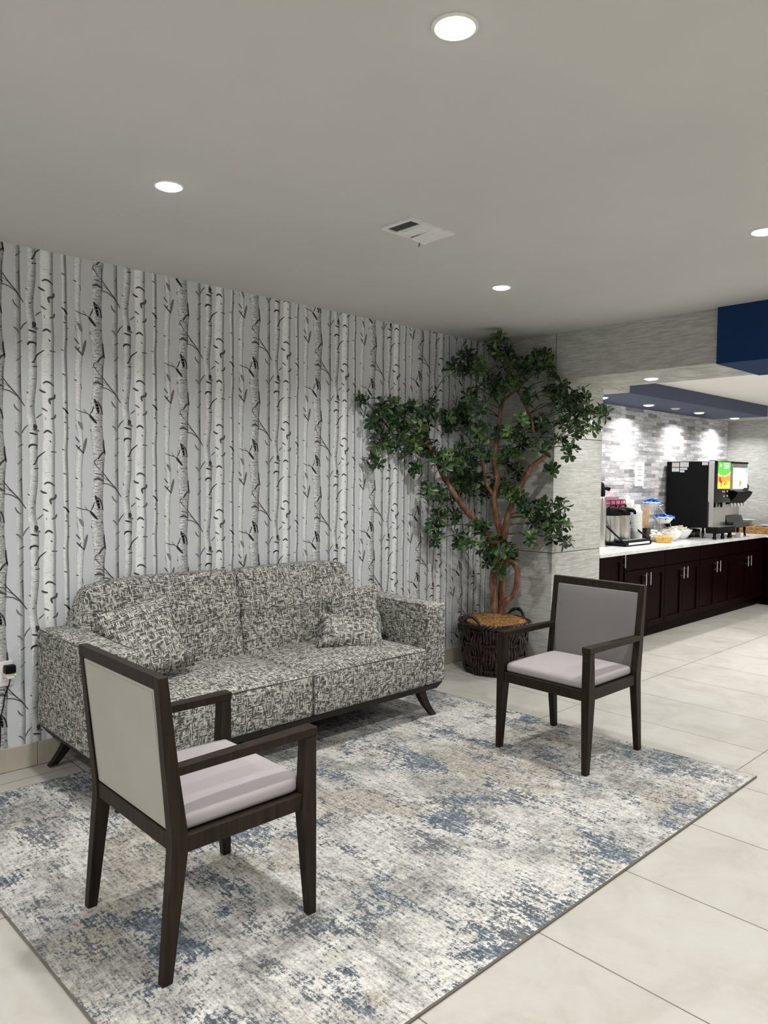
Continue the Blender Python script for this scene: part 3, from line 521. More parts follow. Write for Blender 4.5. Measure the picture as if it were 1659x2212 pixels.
# ceiling vent
t = thing('ceiling_vent', 'white rectangular air vent on the ceiling with one dark open slot', 'vent', (2.255, 2.235, HZ))
W_, H_ = .288, .182
bm = NB()
box(bm, 0, W_, 0, .016, -.009, 0); box(bm, 0, W_, H_-.016, H_, -.009, 0); box(bm, 0, .022, .016, H_-.016, -.009, 0); box(bm, W_-.022, W_, .016, H_-.016, -.009, 0)
obj('frame', bm, MAT['ventpaint'], t)
bm = NB(); box(bm, .022, .085, .016, H_-.016, -.003, -.001); obj('opening', bm, MAT['duct'], t, label='dark open slot of the vent')
bm = NB(); box(bm, .085, .175, .016, H_-.016, -.008, -.001, .001); box(bm, .098, .165, .03, H_-.03, -.011, -.008, .001); obj('damper_panel', bm, MAT['ventpaint'], t)
bm = NB(); hexa(bm, [(.175, .016, -.006), (.266, .016, -.010), (.266, H_-.016, -.022), (.175, H_-.016, -.018)], [(.175, .016, -.002), (.266, .016, -.006), (.266, H_-.016, -.018), (.175, H_-.016, -.014)])
obj('louvre_flap', bm, MAT['ventpaint'], t, label='flap hanging slightly open')
bm = NB(); tube(bm, [(.235, .150, -.012), (.238, .172, -.020), (.240, .178, -.034)], .003, 6); obj('latch', bm, MAT['darkgrey'], t)

# ------------------------------------------------------------------ rug
bm = NB(); cor = [(.775, 1.332), (3.80, 1.332), (3.695, 3.575), (.72, 3.575)]
hexa(bm, [(x, y, .0005) for x, y in cor], [(x, y, .009) for x, y in cor], .002)
rug = tag(obj('area_rug', bm, MAT['rug']), 'large distressed rug in grey, cream and slate blue under the sofa and chairs', 'rug')
bm = NB()
for a, b in zip(cor, cor[1:]+cor[:1]): tube(bm, [(a[0], a[1], .0048), (b[0], b[1], .0048)], .0045, 6)
obj('bound_edge', bm, MAT['rug_edge'], rug)

# ------------------------------------------------------------------ sofa
SX0, SX1, SY0, SY1 = 1.265, 3.385, 3.0, 3.815
sofa = thing('sofa', 'two-seat sofa in black and cream cross-hatched fabric against the birch wall', 'sofa', (2.325, 3.41, 0))
def S(p): return (p[0]-2.325, p[1]-3.41, p[2])
def sbox(bm, x0, x1, y0, y1, z0, z1, r, n, f=None):
    c = ((x0+x1)/2-2.325, (y0+y1)/2-3.41, (z0+z1)/2)
    softbox(bm, ((x1-x0)/2, (y1-y0)/2, (z1-z0)/2), r, n, f, c)
# wooden plinth rail with bevelled ends
bm = NB(); a, b = SX0+.01, SX1-.01
hexa(bm, [S((a+.03, SY0+.035, .165)), S((b-.03, SY0+.035, .165)), S((b-.03, SY1-.02, .165)), S((a+.03, SY1-.02, .165))],
     [S((a, SY0+.012, .207)), S((b, SY0+.012, .207)), S((b, SY1-.005, .207)), S((a, SY1-.005, .207))], .003)
obj('base_rail', bm, MAT['sofawood'], sofa, smooth=30)
def sofa_leg(x, y, sx, sy):
    bm = NB(); rings = []
    for t_ in [0, .15, .35, .6, .85, 1]:
        z = .172*(1-t_)+.010*t_; off = .085*(t_**1.7)*sx; w = .060-.018*t_; d = .045-.016*t_
        cx, cy = x+off, y+sy*.03*t_
        rings.append([S((cx-w*(1.4 if t_ == 0 else 1)*.5-.0, cy-d*.5, z)), S((cx+w*.5, cy-d*.5, z)), S((cx+w*.5, cy+d*.5, z)), S((cx-w*(1.4 if t_ == 0 else 1)*.5, cy+d*.5, z))][::-1])
    loft(bm, rings); bmesh.ops.bevel(bm, geom=[e for e in bm.edges], offset=.002, segments=1, affect='EDGES')
    obj('leg', bm, MAT['sofawood'], sofa, smooth=35)
sofa_leg(3.225, 3.065, 1, -1); sofa_leg(1.425, 3.065, -1, -1); sofa_leg(3.225, 3.72, 1, 1); sofa_leg(1.395, 3.72, -1, 1)
for x0, x1, side in ((SX0, SX0+.172, -1), (SX1-.168, SX1, 1)):
    bm = NB()
    def fa(p, side=side):
        x, y, z = p
        if z > 0: z += .006*math.cos(x*14)*math.cos(y*3.4)
        return (x, y, z+.004*math.sin(y*9) if z > .2 else z)
    sbox(bm, x0, x1, SY0, SY1, .207, .692, .022, (4, 12, 8), fa)
    ar = obj('arm', bm, MAT['weave'], sofa, smooth=True, uv=True)
    bm = NB()
    for xx in (x0+.005, x1-.005): tube(bm, [S((xx, SY0+.012, .684)), S((xx, SY0+.03, .687)), S((xx, SY1-.03, .687))], .0024, 6)
    obj('piping', bm, MAT['seam'], ar, smooth=60)
XM = 2.365
for x0, x1 in ((SX0+.17, XM-.003), (XM+.003, SX1-.166)):
    bm = NB(); hx, hy, hz = (x1-x0)/2, .33, .118
    def fs(p, hx=hx, hy=hy):
        x, y, z = p
        if z > 0:
            k_ = (z/.118)**2; z += k_*.040*max(0, 1-abs(x/hx)**2.6)*max(0, 1-abs(y/hy)**2.2)
            z += k_*.004*math.sin(x*9+y*7)
        if y < 0: y -= .010*max(0, 1-(z/.118)**2)*max(0, 1-(x/hx)**4)
        return (x, y, z)
    sbox(bm, x0, x1, SY0, SY0+.66, .207, .430, .020, (14, 12, 6), fs)
    sc_ = obj('seat_cushion', bm, MAT['weave'], sofa, smooth=True, uv=True)
    bm = NB(); hxx = (x1-x0)/2; pts = []
    for i in range(25):
        u = -1+i/12; pts.append(S(((x0+x1)/2+u*(hxx-.004), SY0+.0035-.003*(1-u*u), .4195+.005*(1-u**4))))
    tube(bm, pts, .0030, 6); tube(bm, [S((x0+.004 if x0 > 2 else x1-.004, SY0+.010, z)) for z in (.212, .3, .42)], .0026, 6)
    obj('piping', bm, MAT['seam'], sc_, smooth=60)
# leaning backrest halves
for sgn, x0, x1 in ((-1, SX0+.155, XM-.029), (1, XM-.023, SX1-.175)):
    bm = NB(); hx = (x1-x0)/2
    def fb(p, sgn=sgn, hx=hx):
        x, y, z = p
        h = max(0.0, (z+.27)/.54)
        lean = min(1.0, max(0.0, .5-y/.237)); y += .118*h**1.1*lean    # front face leans back
        if p[1] < 0:
            y -= .028*max(0, 1-abs(x/hx)**3)*math.sin(PI*min(1, max(0, h)))
            y -= .010*math.exp(-((h-.62)/.1)**2)-.010*math.exp(-((h-.50)/.06)**2)
        if sgn*x > 0:
            e = (abs(x)/hx)**3; x += sgn*e*(.05*(1-h)+.055*(1-abs(2*h-.7)))*.8-sgn*e*.065*max(0, h-.55)
            z -= e*.030*max(0, h) if sgn < 0 else e*.018*max(0, h)
        z += .012*max(0, h-.5)*max(0, 1-(x/hx)**2)
        return (x, y, z)
    sbox(bm, x0, x1, 3.575, 3.812, .365, .905, .045, (16, 4, 16), fb)
    obj('back_cushion', bm, MAT['weave'], sofa, smooth=True, uv=True)
bm = NB(); box(bm, *[v for v in (S((SX0+.17, 0, 0))[0], S((SX1-.17, 0, 0))[0])], 3.70-3.41, SY1-3.41, .207, .60, .005); obj('back_frame', bm, MAT['weave'], sofa, uv=True)

# pillows
def pillow_bm(w, h, th, concave=.10, sag=0.0, fold=0.0, n=18):
    bm = NB(); g = {}
    for s in (1, -1):
        for i in range(n+1):
            for j in range(n+1):
                u = -1+2*i/n; v = -1+2*j/n
                if (i in (0, n) or j in (0, n)) and s < 0: g[(s, i, j)] = g[(1, i, j)]; continue
                cx = 1-concave*(1-v*v); cy = 1-concave*(1-u*u)
                x = u*w/2*cx; y = v*h/2*cy
                tz = th/2*((1-u**4)*(1-v**4))**.55
                z = s*tz + .006*math.sin(u*5+v*3)*(1-u*u)*(1-v*v)
                z += fold*(abs(u)**1.5)*.5 - sag*(v*v)
                g[(s, i, j)] = bm.verts.new((x, y, z))
    for s in (1, -1):
        for i in range(n):
            for j in range(n):
                q = (g[(s, i, j)], g[(s, i+1, j)], g[(s, i+1, j+1)], g[(s, i, j+1)])
                bm.faces.new(q if s > 0 else q[::-1])
    uv = bm.loops.layers.uv.verify()
    for f in bm.faces:
        for l in f.loops: l[uv].uv = (l.vert.co.x, l.vert.co.y)
    return bm
def place_pillow(bm, loc, nrm, roll, label):
    nz = Vector(nrm).normalized(); ux = Vector((0, 0, 1)).cross(nz).normalized(); uy = nz.cross(ux)
    Mx = Matrix((ux, uy, nz)).transposed().to_4x4() @ Matrix.Rotation(roll, 4, 'Z')
    o = obj('throw_pillow', bm, MAT['weave'], smooth=True); o.matrix_world = Matrix.Translation(loc) @ Mx
    return tag(o, label, 'pillow', 'throw pillows on the sofa')
place_pillow(pillow_bm(.40, .40, .14, .08), (1.635, 3.415, .645), (-.05, -.85, .50), math.radians(9), 'cross-hatched throw pillow leaning in the left corner of the sofa')
place_pillow(pillow_bm(.38, .36, .13, .10), (3.085, 3.515, .585), (-.50, -.75, .33), math.radians(8), 'cross-hatched throw pillow propped against the right arm of the sofa, behind another pillow')
place_pillow(pillow_bm(.44, .27, .15, .14, .02, .03), (2.90, 3.33, .515), (-.16, -.60, .78), math.radians(-16), 'cross-hatched throw pillow slumped in front of the pillow at the right arm')

# ------------------------------------------------------------------ armchairs (front is +X, origin on the floor at the centre)
def make_armchair(label):
    t = thing('armchair', label, 'chair', (0, 0, 0), 0, 'dark wood armchairs on the rug')
    E_ = MAT['espresso']
    for s in (-1, 1):
        def ring(x0, x1, yo, yi, z):
            q = [(x0, s*yo, z), (x1, s*yo, z), (x1, s*yi, z), (x0, s*yi, z)]
            return q if s < 0 else q[::-1]
        bm = NB()
        loft(bm, [ring(-.273, -.240, .277, .247, 0.0), ring(-.243, -.192, .280, .240, .375), ring(-.244, -.194, .280, .242, .43), ring(-.262, -.222, .280, .246, .62), ring(-.285, -.254, .280, .249, .885)])
        bmesh.ops.bevel(bm, geom=[e for e in bm.edges], offset=.0022, segments=1, affect='EDGES')
        obj('leg', bm, E_, t, smooth=30, label='rear leg that runs up as the back post')
        bm = NB()
        loft(bm, [ring(.244, .276, .277, .248, 0.0), ring(.214, .272, .280, .236, .36), ring(.218, .271, .280, .236, .42), ring(.227, .270, .280, .237, .598)])
        bmesh.ops.bevel(bm, geom=[e for e in bm.edges], offset=.0022, segments=1, affect='EDGES')
        obj('leg', bm, E_, t, smooth=30)
        bm = NB(); hexa(bm, [(-.232, s*.280 if s < 0 else .246, .594), (.272, s*.282 if s < 0 else .234, .598), (.272, -.234 if s < 0 else .282, .598), (-.232, -.246 if s < 0 else .280, .594)],
                        [(-.232, s*.280 if s < 0 else .246, .622), (.272, s*.282 if s < 0 else .234, .628), (.272, -.234 if s < 0 else .282, .628), (-.232, -.246 if s < 0 else .280, .622)], .0025)
        obj('arm', bm, E_, t, smooth=30)
    bm = NB(); box(bm, .222, .264, -.240, .240, .360, .412, .002); box(bm, -.238, -.200, -.243, .243, .372, .424, .002)
    for s in (-1, 1): box(bm, -.20, .222, min(s*.272, s*.246), max(s*.272, s*.246), .362, .412, .002)
    box(bm, -.20, .222, -.246, .246, .395, .408)
    obj('seat_frame', bm, E_, t, smooth=30)
    bm = NB(); hexa(bm, [(-.281, -.250, .846), (-.249, -.250, .846), (-.249, .250, .846), (-.281, .250, .846)], [(-.285, -.250, .885), (-.254, -.250, .885), (-.254, .250, .885), (-.285, .250, .885)], .002)
    obj('top_rail', bm, E_, t, smooth=30)
    # seat cushion
    bm = NB()
    def fq(p):
        x, y, z = p
        if z > 0: z += (z/.024)**2*.020*max(0, 1-abs(x/.232)**2.5)*max(0, 1-abs(y/.25)**2.5)
        k_ = max(0, (abs(x)-.2)/.03)*0
        return (x, y, z)
    softbox(bm, (.228, .246, .024), .0195, (12, 12, 2), fq, (.022, 0, .434))
    # notch the cushion at the front legs by pulling its corners in
    for v in bm.verts:
        if v.co.x > .205 and abs(v.co.y) > .226: v.co.y = math.copysign(.226+(abs(v.co.y)-.226)*.25, v.co.y)
    obj('seat', bm, MAT['seatcloth'], t, smooth=True, uv=True)
    def bx_(z): return -.219-(z-.43)*(.0505/.455)
    # padded front panel of the back
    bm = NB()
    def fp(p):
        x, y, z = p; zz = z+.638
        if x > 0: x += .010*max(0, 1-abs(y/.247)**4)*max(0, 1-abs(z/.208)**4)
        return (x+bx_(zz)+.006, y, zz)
    softbox(bm, (.011, .247, .208), .008, (2, 12, 12), fp); obj('backrest', bm, MAT['backgrey_shaded'], t, smooth=True, uv=True)
    bm = NB()
    def fr(p):
        x, y, z = p; zz = z+.636
        return (x+bx_(zz)-.010, y, zz)
    softbox(bm, (.006, .243, .209), .003, (2, 6, 6), fr)
    pts = [(bx_(z)-.0165, y, z) for y, z in ((-.236, .436), (.236, .436), (.236, .836), (-.236, .836), (-.236, .436))]
    tube(bm, pts, .0016, 6)
    obj('back_panel', bm, MAT['backvinyl'], t, smooth=40, uv=True, label='pale stone fabric on the rear of the back')
    return t
chA = make_armchair('dark wood armchair with grey seat, seen from behind in the foreground')
chB = copy_tree(chA); chB['label'] = 'dark wood armchair with grey padded back, facing the camera side by the dark planter'
chA.location = (1.225, 2.163, .009); chB.location = (3.438, 2.163, .009); chB.rotation_euler = (0, 0, PI)

# ------------------------------------------------------------------ potted tree in a willow basket
BX, BY = 4.45, 3.46
plant = thing('potted_tree', 'tall leafy tree with reddish brown stems in a dark woven basket in the corner', 'plant', (BX, BY, 0))
def PL(p): return (p[0]-BX, p[1]-BY, p[2])
def brad(z): # basket radius at height
    t_ = z/.385; return .205+.032*t_+.012*math.sin(t_*PI)+(.022*max(0, (t_-.86)/.14))
bm = NB(); lathe(bm, [(brad(z)-.012, z) for z in np.linspace(.002, .375, 10)], n=48); 
# woven uprights over and under six horizontal courses
NST = 32; rows_ = 4
for i in range(NST):
    a0 = 2*PI*i/NST; rnd = random.Random(i)
    ph = PI if (i//2) % 2 else 0
    for sub in (-1, 1):
        pts = []
        for j in range(25):
            z = .004+.37*j/24; aa = a0+sub*.045+.012*math.sin(j*.8+i)
            r = brad(z)+.012*math.sin(PI*rows_*j/24+ph)+.001
            pts.append((r*math.cos(aa), r*math.sin(aa), z))
        rads = [.0105+.003*math.sin(j*1.3+i*2+sub) for j in range(25)]
        tube(bm, pts, rads, 6, jit=.08)
for j in range(4):
    z = .385*(j+.5)/4.0-.008
    for k_ in (-1, 1):
        pts = []
        for i in range(0, 97):
            a0 = 2*PI*i/96; r = brad(z)+.006; pts.append((r*math.cos(a0), r*math.sin(a0), z+k_*.0045+.002*math.sin(i)))
        tube(bm, pts, .0048, 5)
# braided rim
for ph in (0, 1, 2):
    pts = []
    for i in range(0, 121):
        a0 = 2*PI*i/120; r = .262+.010*math.cos(a0*16+ph*2.1); pts.append((r*math.cos(a0), r*math.sin(a0), .377+.010*math.sin(a0*16+ph*2.1)+.006*math.sin(a0*3)))
    tube(bm, pts, .0085, 6, jit=.1)
obj('basket', bm, MAT['willow'], plant, smooth=50)
for a0 in (math.radians(178), math.radians(-2)):
    bm = NB(); pts = []; 
    for i in range(11):
        t_ = i/10; a1 = a0+(t_-.5)*.62; r = .262+.012*math.sin(PI*t_); pts.append((r*math.cos(a1), r*math.sin(a1), .378+.062*abs(math.sin(PI*t_))**.7))
    for w_ in (-1, 1): tube(bm, [(p[0]*(1+.012*w_*math.cos(i)), p[1]*(1+.012*w_*math.cos(i)), p[2]+.006*w_*math.sin(i*1.1)) for i, p in enumerate(pts)], .009, 7, jit=.12)
    obj('handle', bm, MAT['willow'], plant, smooth=50)
bm = NB(); rings = []
for r, z in ((.243, .35), (.246, .374), (.225, .392), (.17, .405), (.10, .418), (.05, .43), (.004, .434)):
    rings.append([((r*(1+.05*mnoise.noise((math.cos(a)*3, math.sin(a)*3, r*20))))*math.cos(a), r*math.sin(a), z+.012*mnoise.noise((r*math.cos(a)*22, r*math.sin(a)*22, 1))) for a in [2*PI*k_/40 for k_ in range(40)]])
loft(bm, rings)
for i in range(420):
    a = random.uniform(0, 2*PI); r = .245*math.sqrt(random.random()); z = .434-.05*(r/.245)**1.3; b = random.uniform(0, 2*PI); l_ = random.uniform(.015, .035)
    p = Vector((r*math.cos(a), r*math.sin(a), z)); d = Vector((math.cos(b), math.sin(b), random.uniform(-.2, .35)))*l_
    tube(bm, [p, p+d*.5+Vector((0, 0, .004)), p+d], [.0012, .0014, .0006], 3)
obj('moss', bm, MAT['moss'], plant, smooth=60)
for i, (pts, rads) in enumerate(STEMS):
    bm = NB(); P, Rr = smooth_path([PL(p) for p in pts], rads, 4)
    P2 = []
    for j, p in enumerate(P): P2.append(p+Vector((mnoise.noise((j*.35, i*3.1, 0)), mnoise.noise((j*.35, i*3.1, 5)), 0))*.006)
    tube(bm, P2, [r*(1+.10*mnoise.noise((j*.5, i, 9))) for j, r in enumerate(Rr)], 10, jit=.05)
    obj('trunk' if i < 2 else 'branch', bm, MAT['bark'], plant, smooth=60)
# twigs to every spray, then whorls of obovate leaves
skel = []
for pts, rads in STEMS:
    P, _ = smooth_path(pts, rads, 3); skel += [p for p in P if p.z > .9]
leaves = NB(); tl = leaves.loops.layers.float_color.new('tone')
tw = NB()
def leaf(bm, p, d, up, L, w, tone):
    d = d.normalized(); s = d.cross(up).normalized(); n = s.cross(d).normalized()
    rows = [(0, .07), (.3, .46), (.6, .93), (.84, .92), (1.0, .34)]
    vs = []
    for t_, ww in rows:
        c = p+d*L*t_-n*L*(.10*t_*t_)
        hw = w*.5*ww; lift = n*hw*.28
        vs.append((bm.verts.new(c-s*hw+lift), bm.verts.new(c), bm.verts.new(c+s*hw+lift)))
    for a, b in zip(vs[:-1], vs[1:]):
        for q in ((a[0], a[1], b[1], b[0]), (a[1], a[2], b[2], b[1])):
            f = bm.faces.new(q); f.smooth = True
            for l in f.loops: l[tl] = (tone, tone, tone, 1)
rnd = random.Random(11)
for bi, (x, y, z, r) in enumerate(BLOBS):
    c = Vector((x, y, z))
    near = min(skel, key=lambda q: (q-c).length+(.25 if q.z > c.z+.05 else 0))
    mid_ = near.lerp(c, .5)+Vector((0, 0, .03))+Vector((rnd.uniform(-.02, .02), rnd.uniform(-.02, .02), 0))
    P, Rr = smooth_path([PL(near), PL(mid_), PL(c)], [.0045, .0034, .002], 4); tube(tw, P, Rr, 5)
    nw = max(4, int(4+r*62))
    for w_i in range(nw):
        while True:
            o = Vector((rnd.uniform(-1, 1), rnd.uniform(-1, 1), rnd.uniform(-1, 1)))
            if o.length < 1: break
        q = c+o*r*1.0
        q.y = min(q.y, WY-.05)
        if q.y > PY-.06: q.x = min(q.x, PX-.06)
        q.z = min(q.z, HZ-.06)
        out = (q-c)+Vector((0, 0, .02))+Vector((rnd.uniform(-.03, .03), rnd.uniform(-.03, .03), rnd.uniform(-.02, .02)))
        ax = out.normalized(); tube(tw, [PL(c), PL(c.lerp(q, .55)+Vector((0, 0, -.006))), PL(q)], [.002, .0016, .0012], 4)
        nl = rnd.randint(4, 7); e1 = ax.orthogonal().normalized(); e2 = ax.cross(e1); ph = rnd.uniform(0, 6.28)
        wt = rnd.choice([.25, .35, .5, .6, .8])
        for li in range(nl):
            a = ph+2*PI*li/nl+rnd.uniform(-.25, .25); el = rnd.uniform(.05, .75)
            d = (e1*math.cos(a)+e2*math.sin(a))*math.cos(el)+ax*math.sin(el)
            L = rnd.uniform(.042, .070)
            pq = Vector(PL(q)); tip = q+d*L
            if tip.y > WY-.006 or (tip.y > PY-.01 and tip.x > PX-.01) or tip.z > HZ-.008: continue
            leaf(leaves, pq-ax*.004*li/nl, d, ax, L, L*rnd.uniform(.40, .50), min(1, max(0, wt+rnd.uniform(-.22, .22))))
obj('twigs', tw, MAT['twig'], plant, smooth=60)
leaves_o = obj('foliage', leaves, MAT['leaf'], plant)

# ------------------------------------------------------------------ wall outlet, charger, cord
t = thing('wall_outlet', 'white outlet plate low on the birch wall at the left edge', 'outlet', (1.122, WY-.0014, .485))
bm = NB(); box(bm, -.038, .038, -.006, 0, -.060, .062, .002); obj('plate', bm, MAT['white'], t)
for dz in (-.022, .026):
    bm = NB(); box(bm, -.016, .016, -.0085, -.006, dz-.014, dz+.014, .002)
    for sx_ in (-.006, .006): box(bm, sx_-.001, sx_+.001, -.009, -.0084, dz-.002, dz+.007, mi=1)
    obj('socket', bm, [MAT['white'], MAT['black']], t)
t = thing('plug_adapter', 'black plug adapter with small green light in the outlet at the left edge', 'plug', (1.135, WY-.012, .512))
bm = NB(); box(bm, -.022, .026, -.040, 0, -.020, .018, .004, seg=2); obj('body', bm, MAT['black'], t, smooth=40)
bm = NB(); box(bm, -.010, .022, -.030, -.001, -.048, -.020, .003); obj('inline_plug', bm, MAT['white'], t)
MAT['led'] = emit('green_led', (0.10, 0.8, 0.05), 1.2)
bm = NB(); lathe(bm, [(.004, 0), (.004, .004), (.001, .006)], (.027, -.020, -.034), 10); obj('indicator_light', bm, MAT['led'], t)
bm = NB(); P, Rr = smooth_path([(1.140, WY-.028, .464), (1.136, WY-.020, .43), (1.118, WY-.016, .38), (1.112, WY-.014, .33), (1.098, WY-.016, .27), (1.09, WY-.03, .15), (1.06, WY-.035, .012), (.95, WY-.06, .006), (.80, WY-.05, .006)], [.0028]*9, 4); tube(bm, P, Rr, 7)
tag(obj('power_cord', bm, MAT['black'], smooth=60), 'thin black cord hanging from the outlet at the left edge', 'cord')

# ------------------------------------------------------------------ breakfast bar: cabinets, worktop
CY = 3.242
def shaker(bm, x0, x1, z0, z1, y, fr=.055, rail=.055):
    """door slab lying in y..y+.02 facing -Y with a sunk panel"""
    box(bm, x0, x0+fr, y, y+.02, z0, z1, .0015); box(bm, x1-fr, x1, y, y+.02, z0, z1, .0015)
    box(bm, x0+fr, x1-fr, y, y+.02, z0, z0+rail, .0015); box(bm, x0+fr, x1-fr, y, y+.02, z1-rail, z1, .0015)
    box(bm, x0+fr, x1-fr, y+.011, y+.019, z0+rail, z1-rail)
def bar_handle(parent, x, y, zc, L=.115):
    bm = NB(); tube(bm, [(x, y-.030, zc-L/2), (x, y-.030, zc+L/2)], .0055, 10)
    for dz in (-L*.29, L*.29): tube(bm, [(x, y+.001, zc+dz), (x, y-.030, zc+dz)], .004, 8)
    obj('handle', bm, MAT['steel'], parent, smooth=40)
def cabinet(x0, x1, label, full=False):
    t = thing('base_cabinet', label, 'cabinet', (x0, CY, 0), 0, 'cherry base cabinets under the bar top')
    w = x1-x0; d = WY-.004-CY
    bm = NB(); box(bm, 0, w, .0205, d, .10, CT-.032)
    obj('carcass', bm, MAT['cherry'], t)
    bm = NB(); box(bm, 0, w, .055, d-.01, .0, .10); obj('toe_kick', bm, MAT['cherry'], t)
    g = .0025
    if full:
        bm = NB(); shaker(bm, .012, w-.03, .105, .792, 0); dd = obj('door', bm, MAT['cherry'], t); bar_handle(dd, w-.05, 0, .745)
    else:
        bm = NB(); box(bm, g, w-g, 0, .02, .652, .797, .002); obj('drawer_front', bm, MAT['cherry'], t)
        for a, b, hx in ((g, w/2-g/2, w/2-.042), (w/2+g/2, w-g, w/2+.042)):
            bm = NB(); shaker(bm, a, b, .105, .643, 0); dd = obj('door', bm, MAT['cherry'], t); bar_handle(dd, hx, 0, .556)
    return t
cabinet(5.522, 5.992, 'dark cherry base cabinet with one tall door, nearest the pillar', True)
cabinet(5.994, 6.75, 'dark cherry two-door base cabinet, second from the pillar')
cabinet(6.752, 7.51, 'dark cherry two-door base cabinet, third from the pillar')
cabinet(7.512, 8.30, 'dark cherry two-door base cabinet, fourth from the pillar')
cabinet(8.302, 9.20, 'dark cherry two-door base cabinet at the far inner corner')
t = thing('return_cabinet', 'dark cherry cabinet turning the corner along the end wall', 'cabinet', (9.22, 2.2, 0))
bm = NB(); box(bm, 0, .37, 0, WY-.004-2.2, .10, CT-.032); obj('carcass', bm, MAT['cherry'], t)
bm = NB(); box(bm, .05, .37, 0, WY-.02-2.2, 0, .10); obj('toe_kick', bm, MAT['cherry'], t)
bm = NB(); box(bm, -.02, 0, .0, .50, .105, .795, .002); box(bm, -.02, 0, .504, 1.0, .105, .795, .002); obj('door', bm, MAT['cherry'], t)
bm = NB(); CYF = 3.205
vs = [(5.516, CYF), (9.185, CYF), (9.185, 2.18), (9.595, 2.18), (9.595, WY-.002), (5.516, WY-.002)]
lo = [bm.verts.new((x, y, CT-.031)) for x, y in vs]; hi = [bm.verts.new((x, y, CT)) for x, y in vs]
bm.faces.new(lo[::-1]); bm.faces.new(hi)
for i in range(6): bm.faces.new((lo[i], lo[(i+1) % 6], hi[(i+1) % 6], hi[i]))
bmesh.ops.bevel(bm, geom=bm.edges[:], offset=.002, segments=1, affect='EDGES')
tag(obj('bar_worktop', bm, MAT['quartz']), 'white L-shaped worktop over the dark cherry cabinets', 'worktop')

# airpots on a black rack
t = thing('airpot_rack', 'black metal rack with slanted side bars holding two airpots', 'rack', (6.33, 3.42, CT))
bm = NB(); box(bm, 0, .50, 0, .36, .004, .030, .003); box(bm, .02, .48, .015, .12, .030, .052, .004); obj('base_tray', bm, MAT['black'], t)
bm = NB(); box(bm, .05, .45, -.003, .001, .014, .034, .001); obj('label_strip', bm, MAT['white'], t, label='white label strip')
bm = NB(); box(bm, .06, .44, .03, .10, .052, .056, .001); obj('drip_grate', bm, MAT['steel'], t)
for x in (.006, .494):
    bm = NB(); hexa(bm, [(x-.007, .0, .03), (x+.007, .0, .03), (x+.007, .022, .03), (x-.007, .022, .03)], [(x-.007, .33, .285), (x+.007, .33, .285), (x+.007, .352, .285), (x-.007, .352, .285)], .002)
    box(bm, x-.007, x+.007, .338, .356, .03, .30, .002); obj('side_bar', bm, MAT['black'], t)
bm = NB(); box(bm, 0, .50, .345, .357, .20, .30, .002); obj('back_panel', bm, MAT['black'], t)
for a in (.02, .46):
    for b in (.02, .32):
        bm = NB(); box(bm, a, a+.02, b, b+.02, 0, .006); obj('foot', bm, MAT['black'], t)
def airpot(x, y, z, label, tall=0.0):
    t = thing('airpot', label, 'coffee airpot', (x, y, z), 0, 'steel airpots on the bar')
    bm = NB(); lathe(bm, [(.071, 0), (.073, .01), (.073, .245+tall), (.070, .256+tall), (.060, .268+tall)], n=32); obj('body', bm, MAT['steel'], t, smooth=40)
    bm = NB(); lathe(bm, [(.075, .250+tall), (.077, .262+tall), (.076, .30+tall), (.066, .322+tall), (.03, .330+tall), (.001, .331+tall)], n=32); obj('lid', bm, MAT['black'], t, smooth=40)
    bm = NB(); P, Rr = smooth_path([(0, -.06, .300+tall), (0, -.105, .300+tall), (0, -.128, .285+tall), (0, -.130, .262+tall)], [.020, .018, .015, .011], 3); tube(bm, P, Rr, 10); obj('spout', bm, MAT['black'], t, smooth=60)
    bm = NB(); pts = [(-.070, .02, .29+tall), (-.064, .0, .332+tall), (-.03, -.012, .350+tall), (.03, -.012, .350+tall), (.064, .0, .332+tall), (.070, .02, .29+tall)]; P, Rr = smooth_path(pts, [.006]*6, 3); tube(bm, P, Rr, 8); obj('carry_handle', bm, MAT['black'], t, smooth=60)
    return t
airpot(6.435, 3.62, CT+.030, 'steel airpot with black pump lid, left one on the black rack')
airpot(6.615, 3.62, CT+.030, 'steel airpot with black pump lid, right one on the black rack')
t = thing('pump_dispenser', 'tall steel dispenser with black pump knob half hidden behind the pillar edge', 'dispenser', (6.17, 3.60, CT))
bm = NB(); lathe(bm, [(.056, 0), (.057, .01), (.057, .44), (.05, .46), (.03, .47)], n=28); obj('body', bm, MAT['steel'], t, smooth=40)
bm = NB(); lathe(bm, [(.040, .465), (.044, .50), (.032, .58), (.014, .60)], n=20); P, Rr = smooth_path([(.0, -.01, .535), (.06, -.02, .540), (.10, -.03, .532)], [.018, .017, .020], 3); tube(bm, P, Rr, 10); obj('pump_head', bm, MAT['black'], t, smooth=60)

# caddy of pink packets
t = thing('packet_caddy', 'black wire caddy packed with pink packets against the brick wall', 'caddy', (6.70, 3.765, CT))
bm = NB(); 
for z in (.30, .375, .42): tube(bm, [(-.14, -.05, z), (.14, -.05, z), (.14, .05, z), (-.14, .05, z), (-.14, -.05, z)], .004, 6)
for x in (-.14, -.047, .047, .14):
    for y in (-.05, .05): tube(bm, [(x, y, 0), (x, y, .42)], .004, 6)
box(bm, -.14, .14, -.05, .05, .298, .303)
obj('wire_frame', bm, MAT['black'], t)
for gx in range(3):
    bm = NB()
    for i in range(7):
        x = -.135+gx*.093+.005+i*.0118; a = random.uniform(-.004, .004)
        hexa(bm, [(x, -.04, .305), (x+.009, -.04, .305), (x+.009, .04, .305), (x, .04, .305)], [(x+a, -.04, .425+a*2), (x+.009+a, -.04, .425+a*2), (x+.009+a, .04, .428), (x+a, .04, .428)])
    obj('packets', bm, MAT['pink'], t, label='bundle of pink packets')
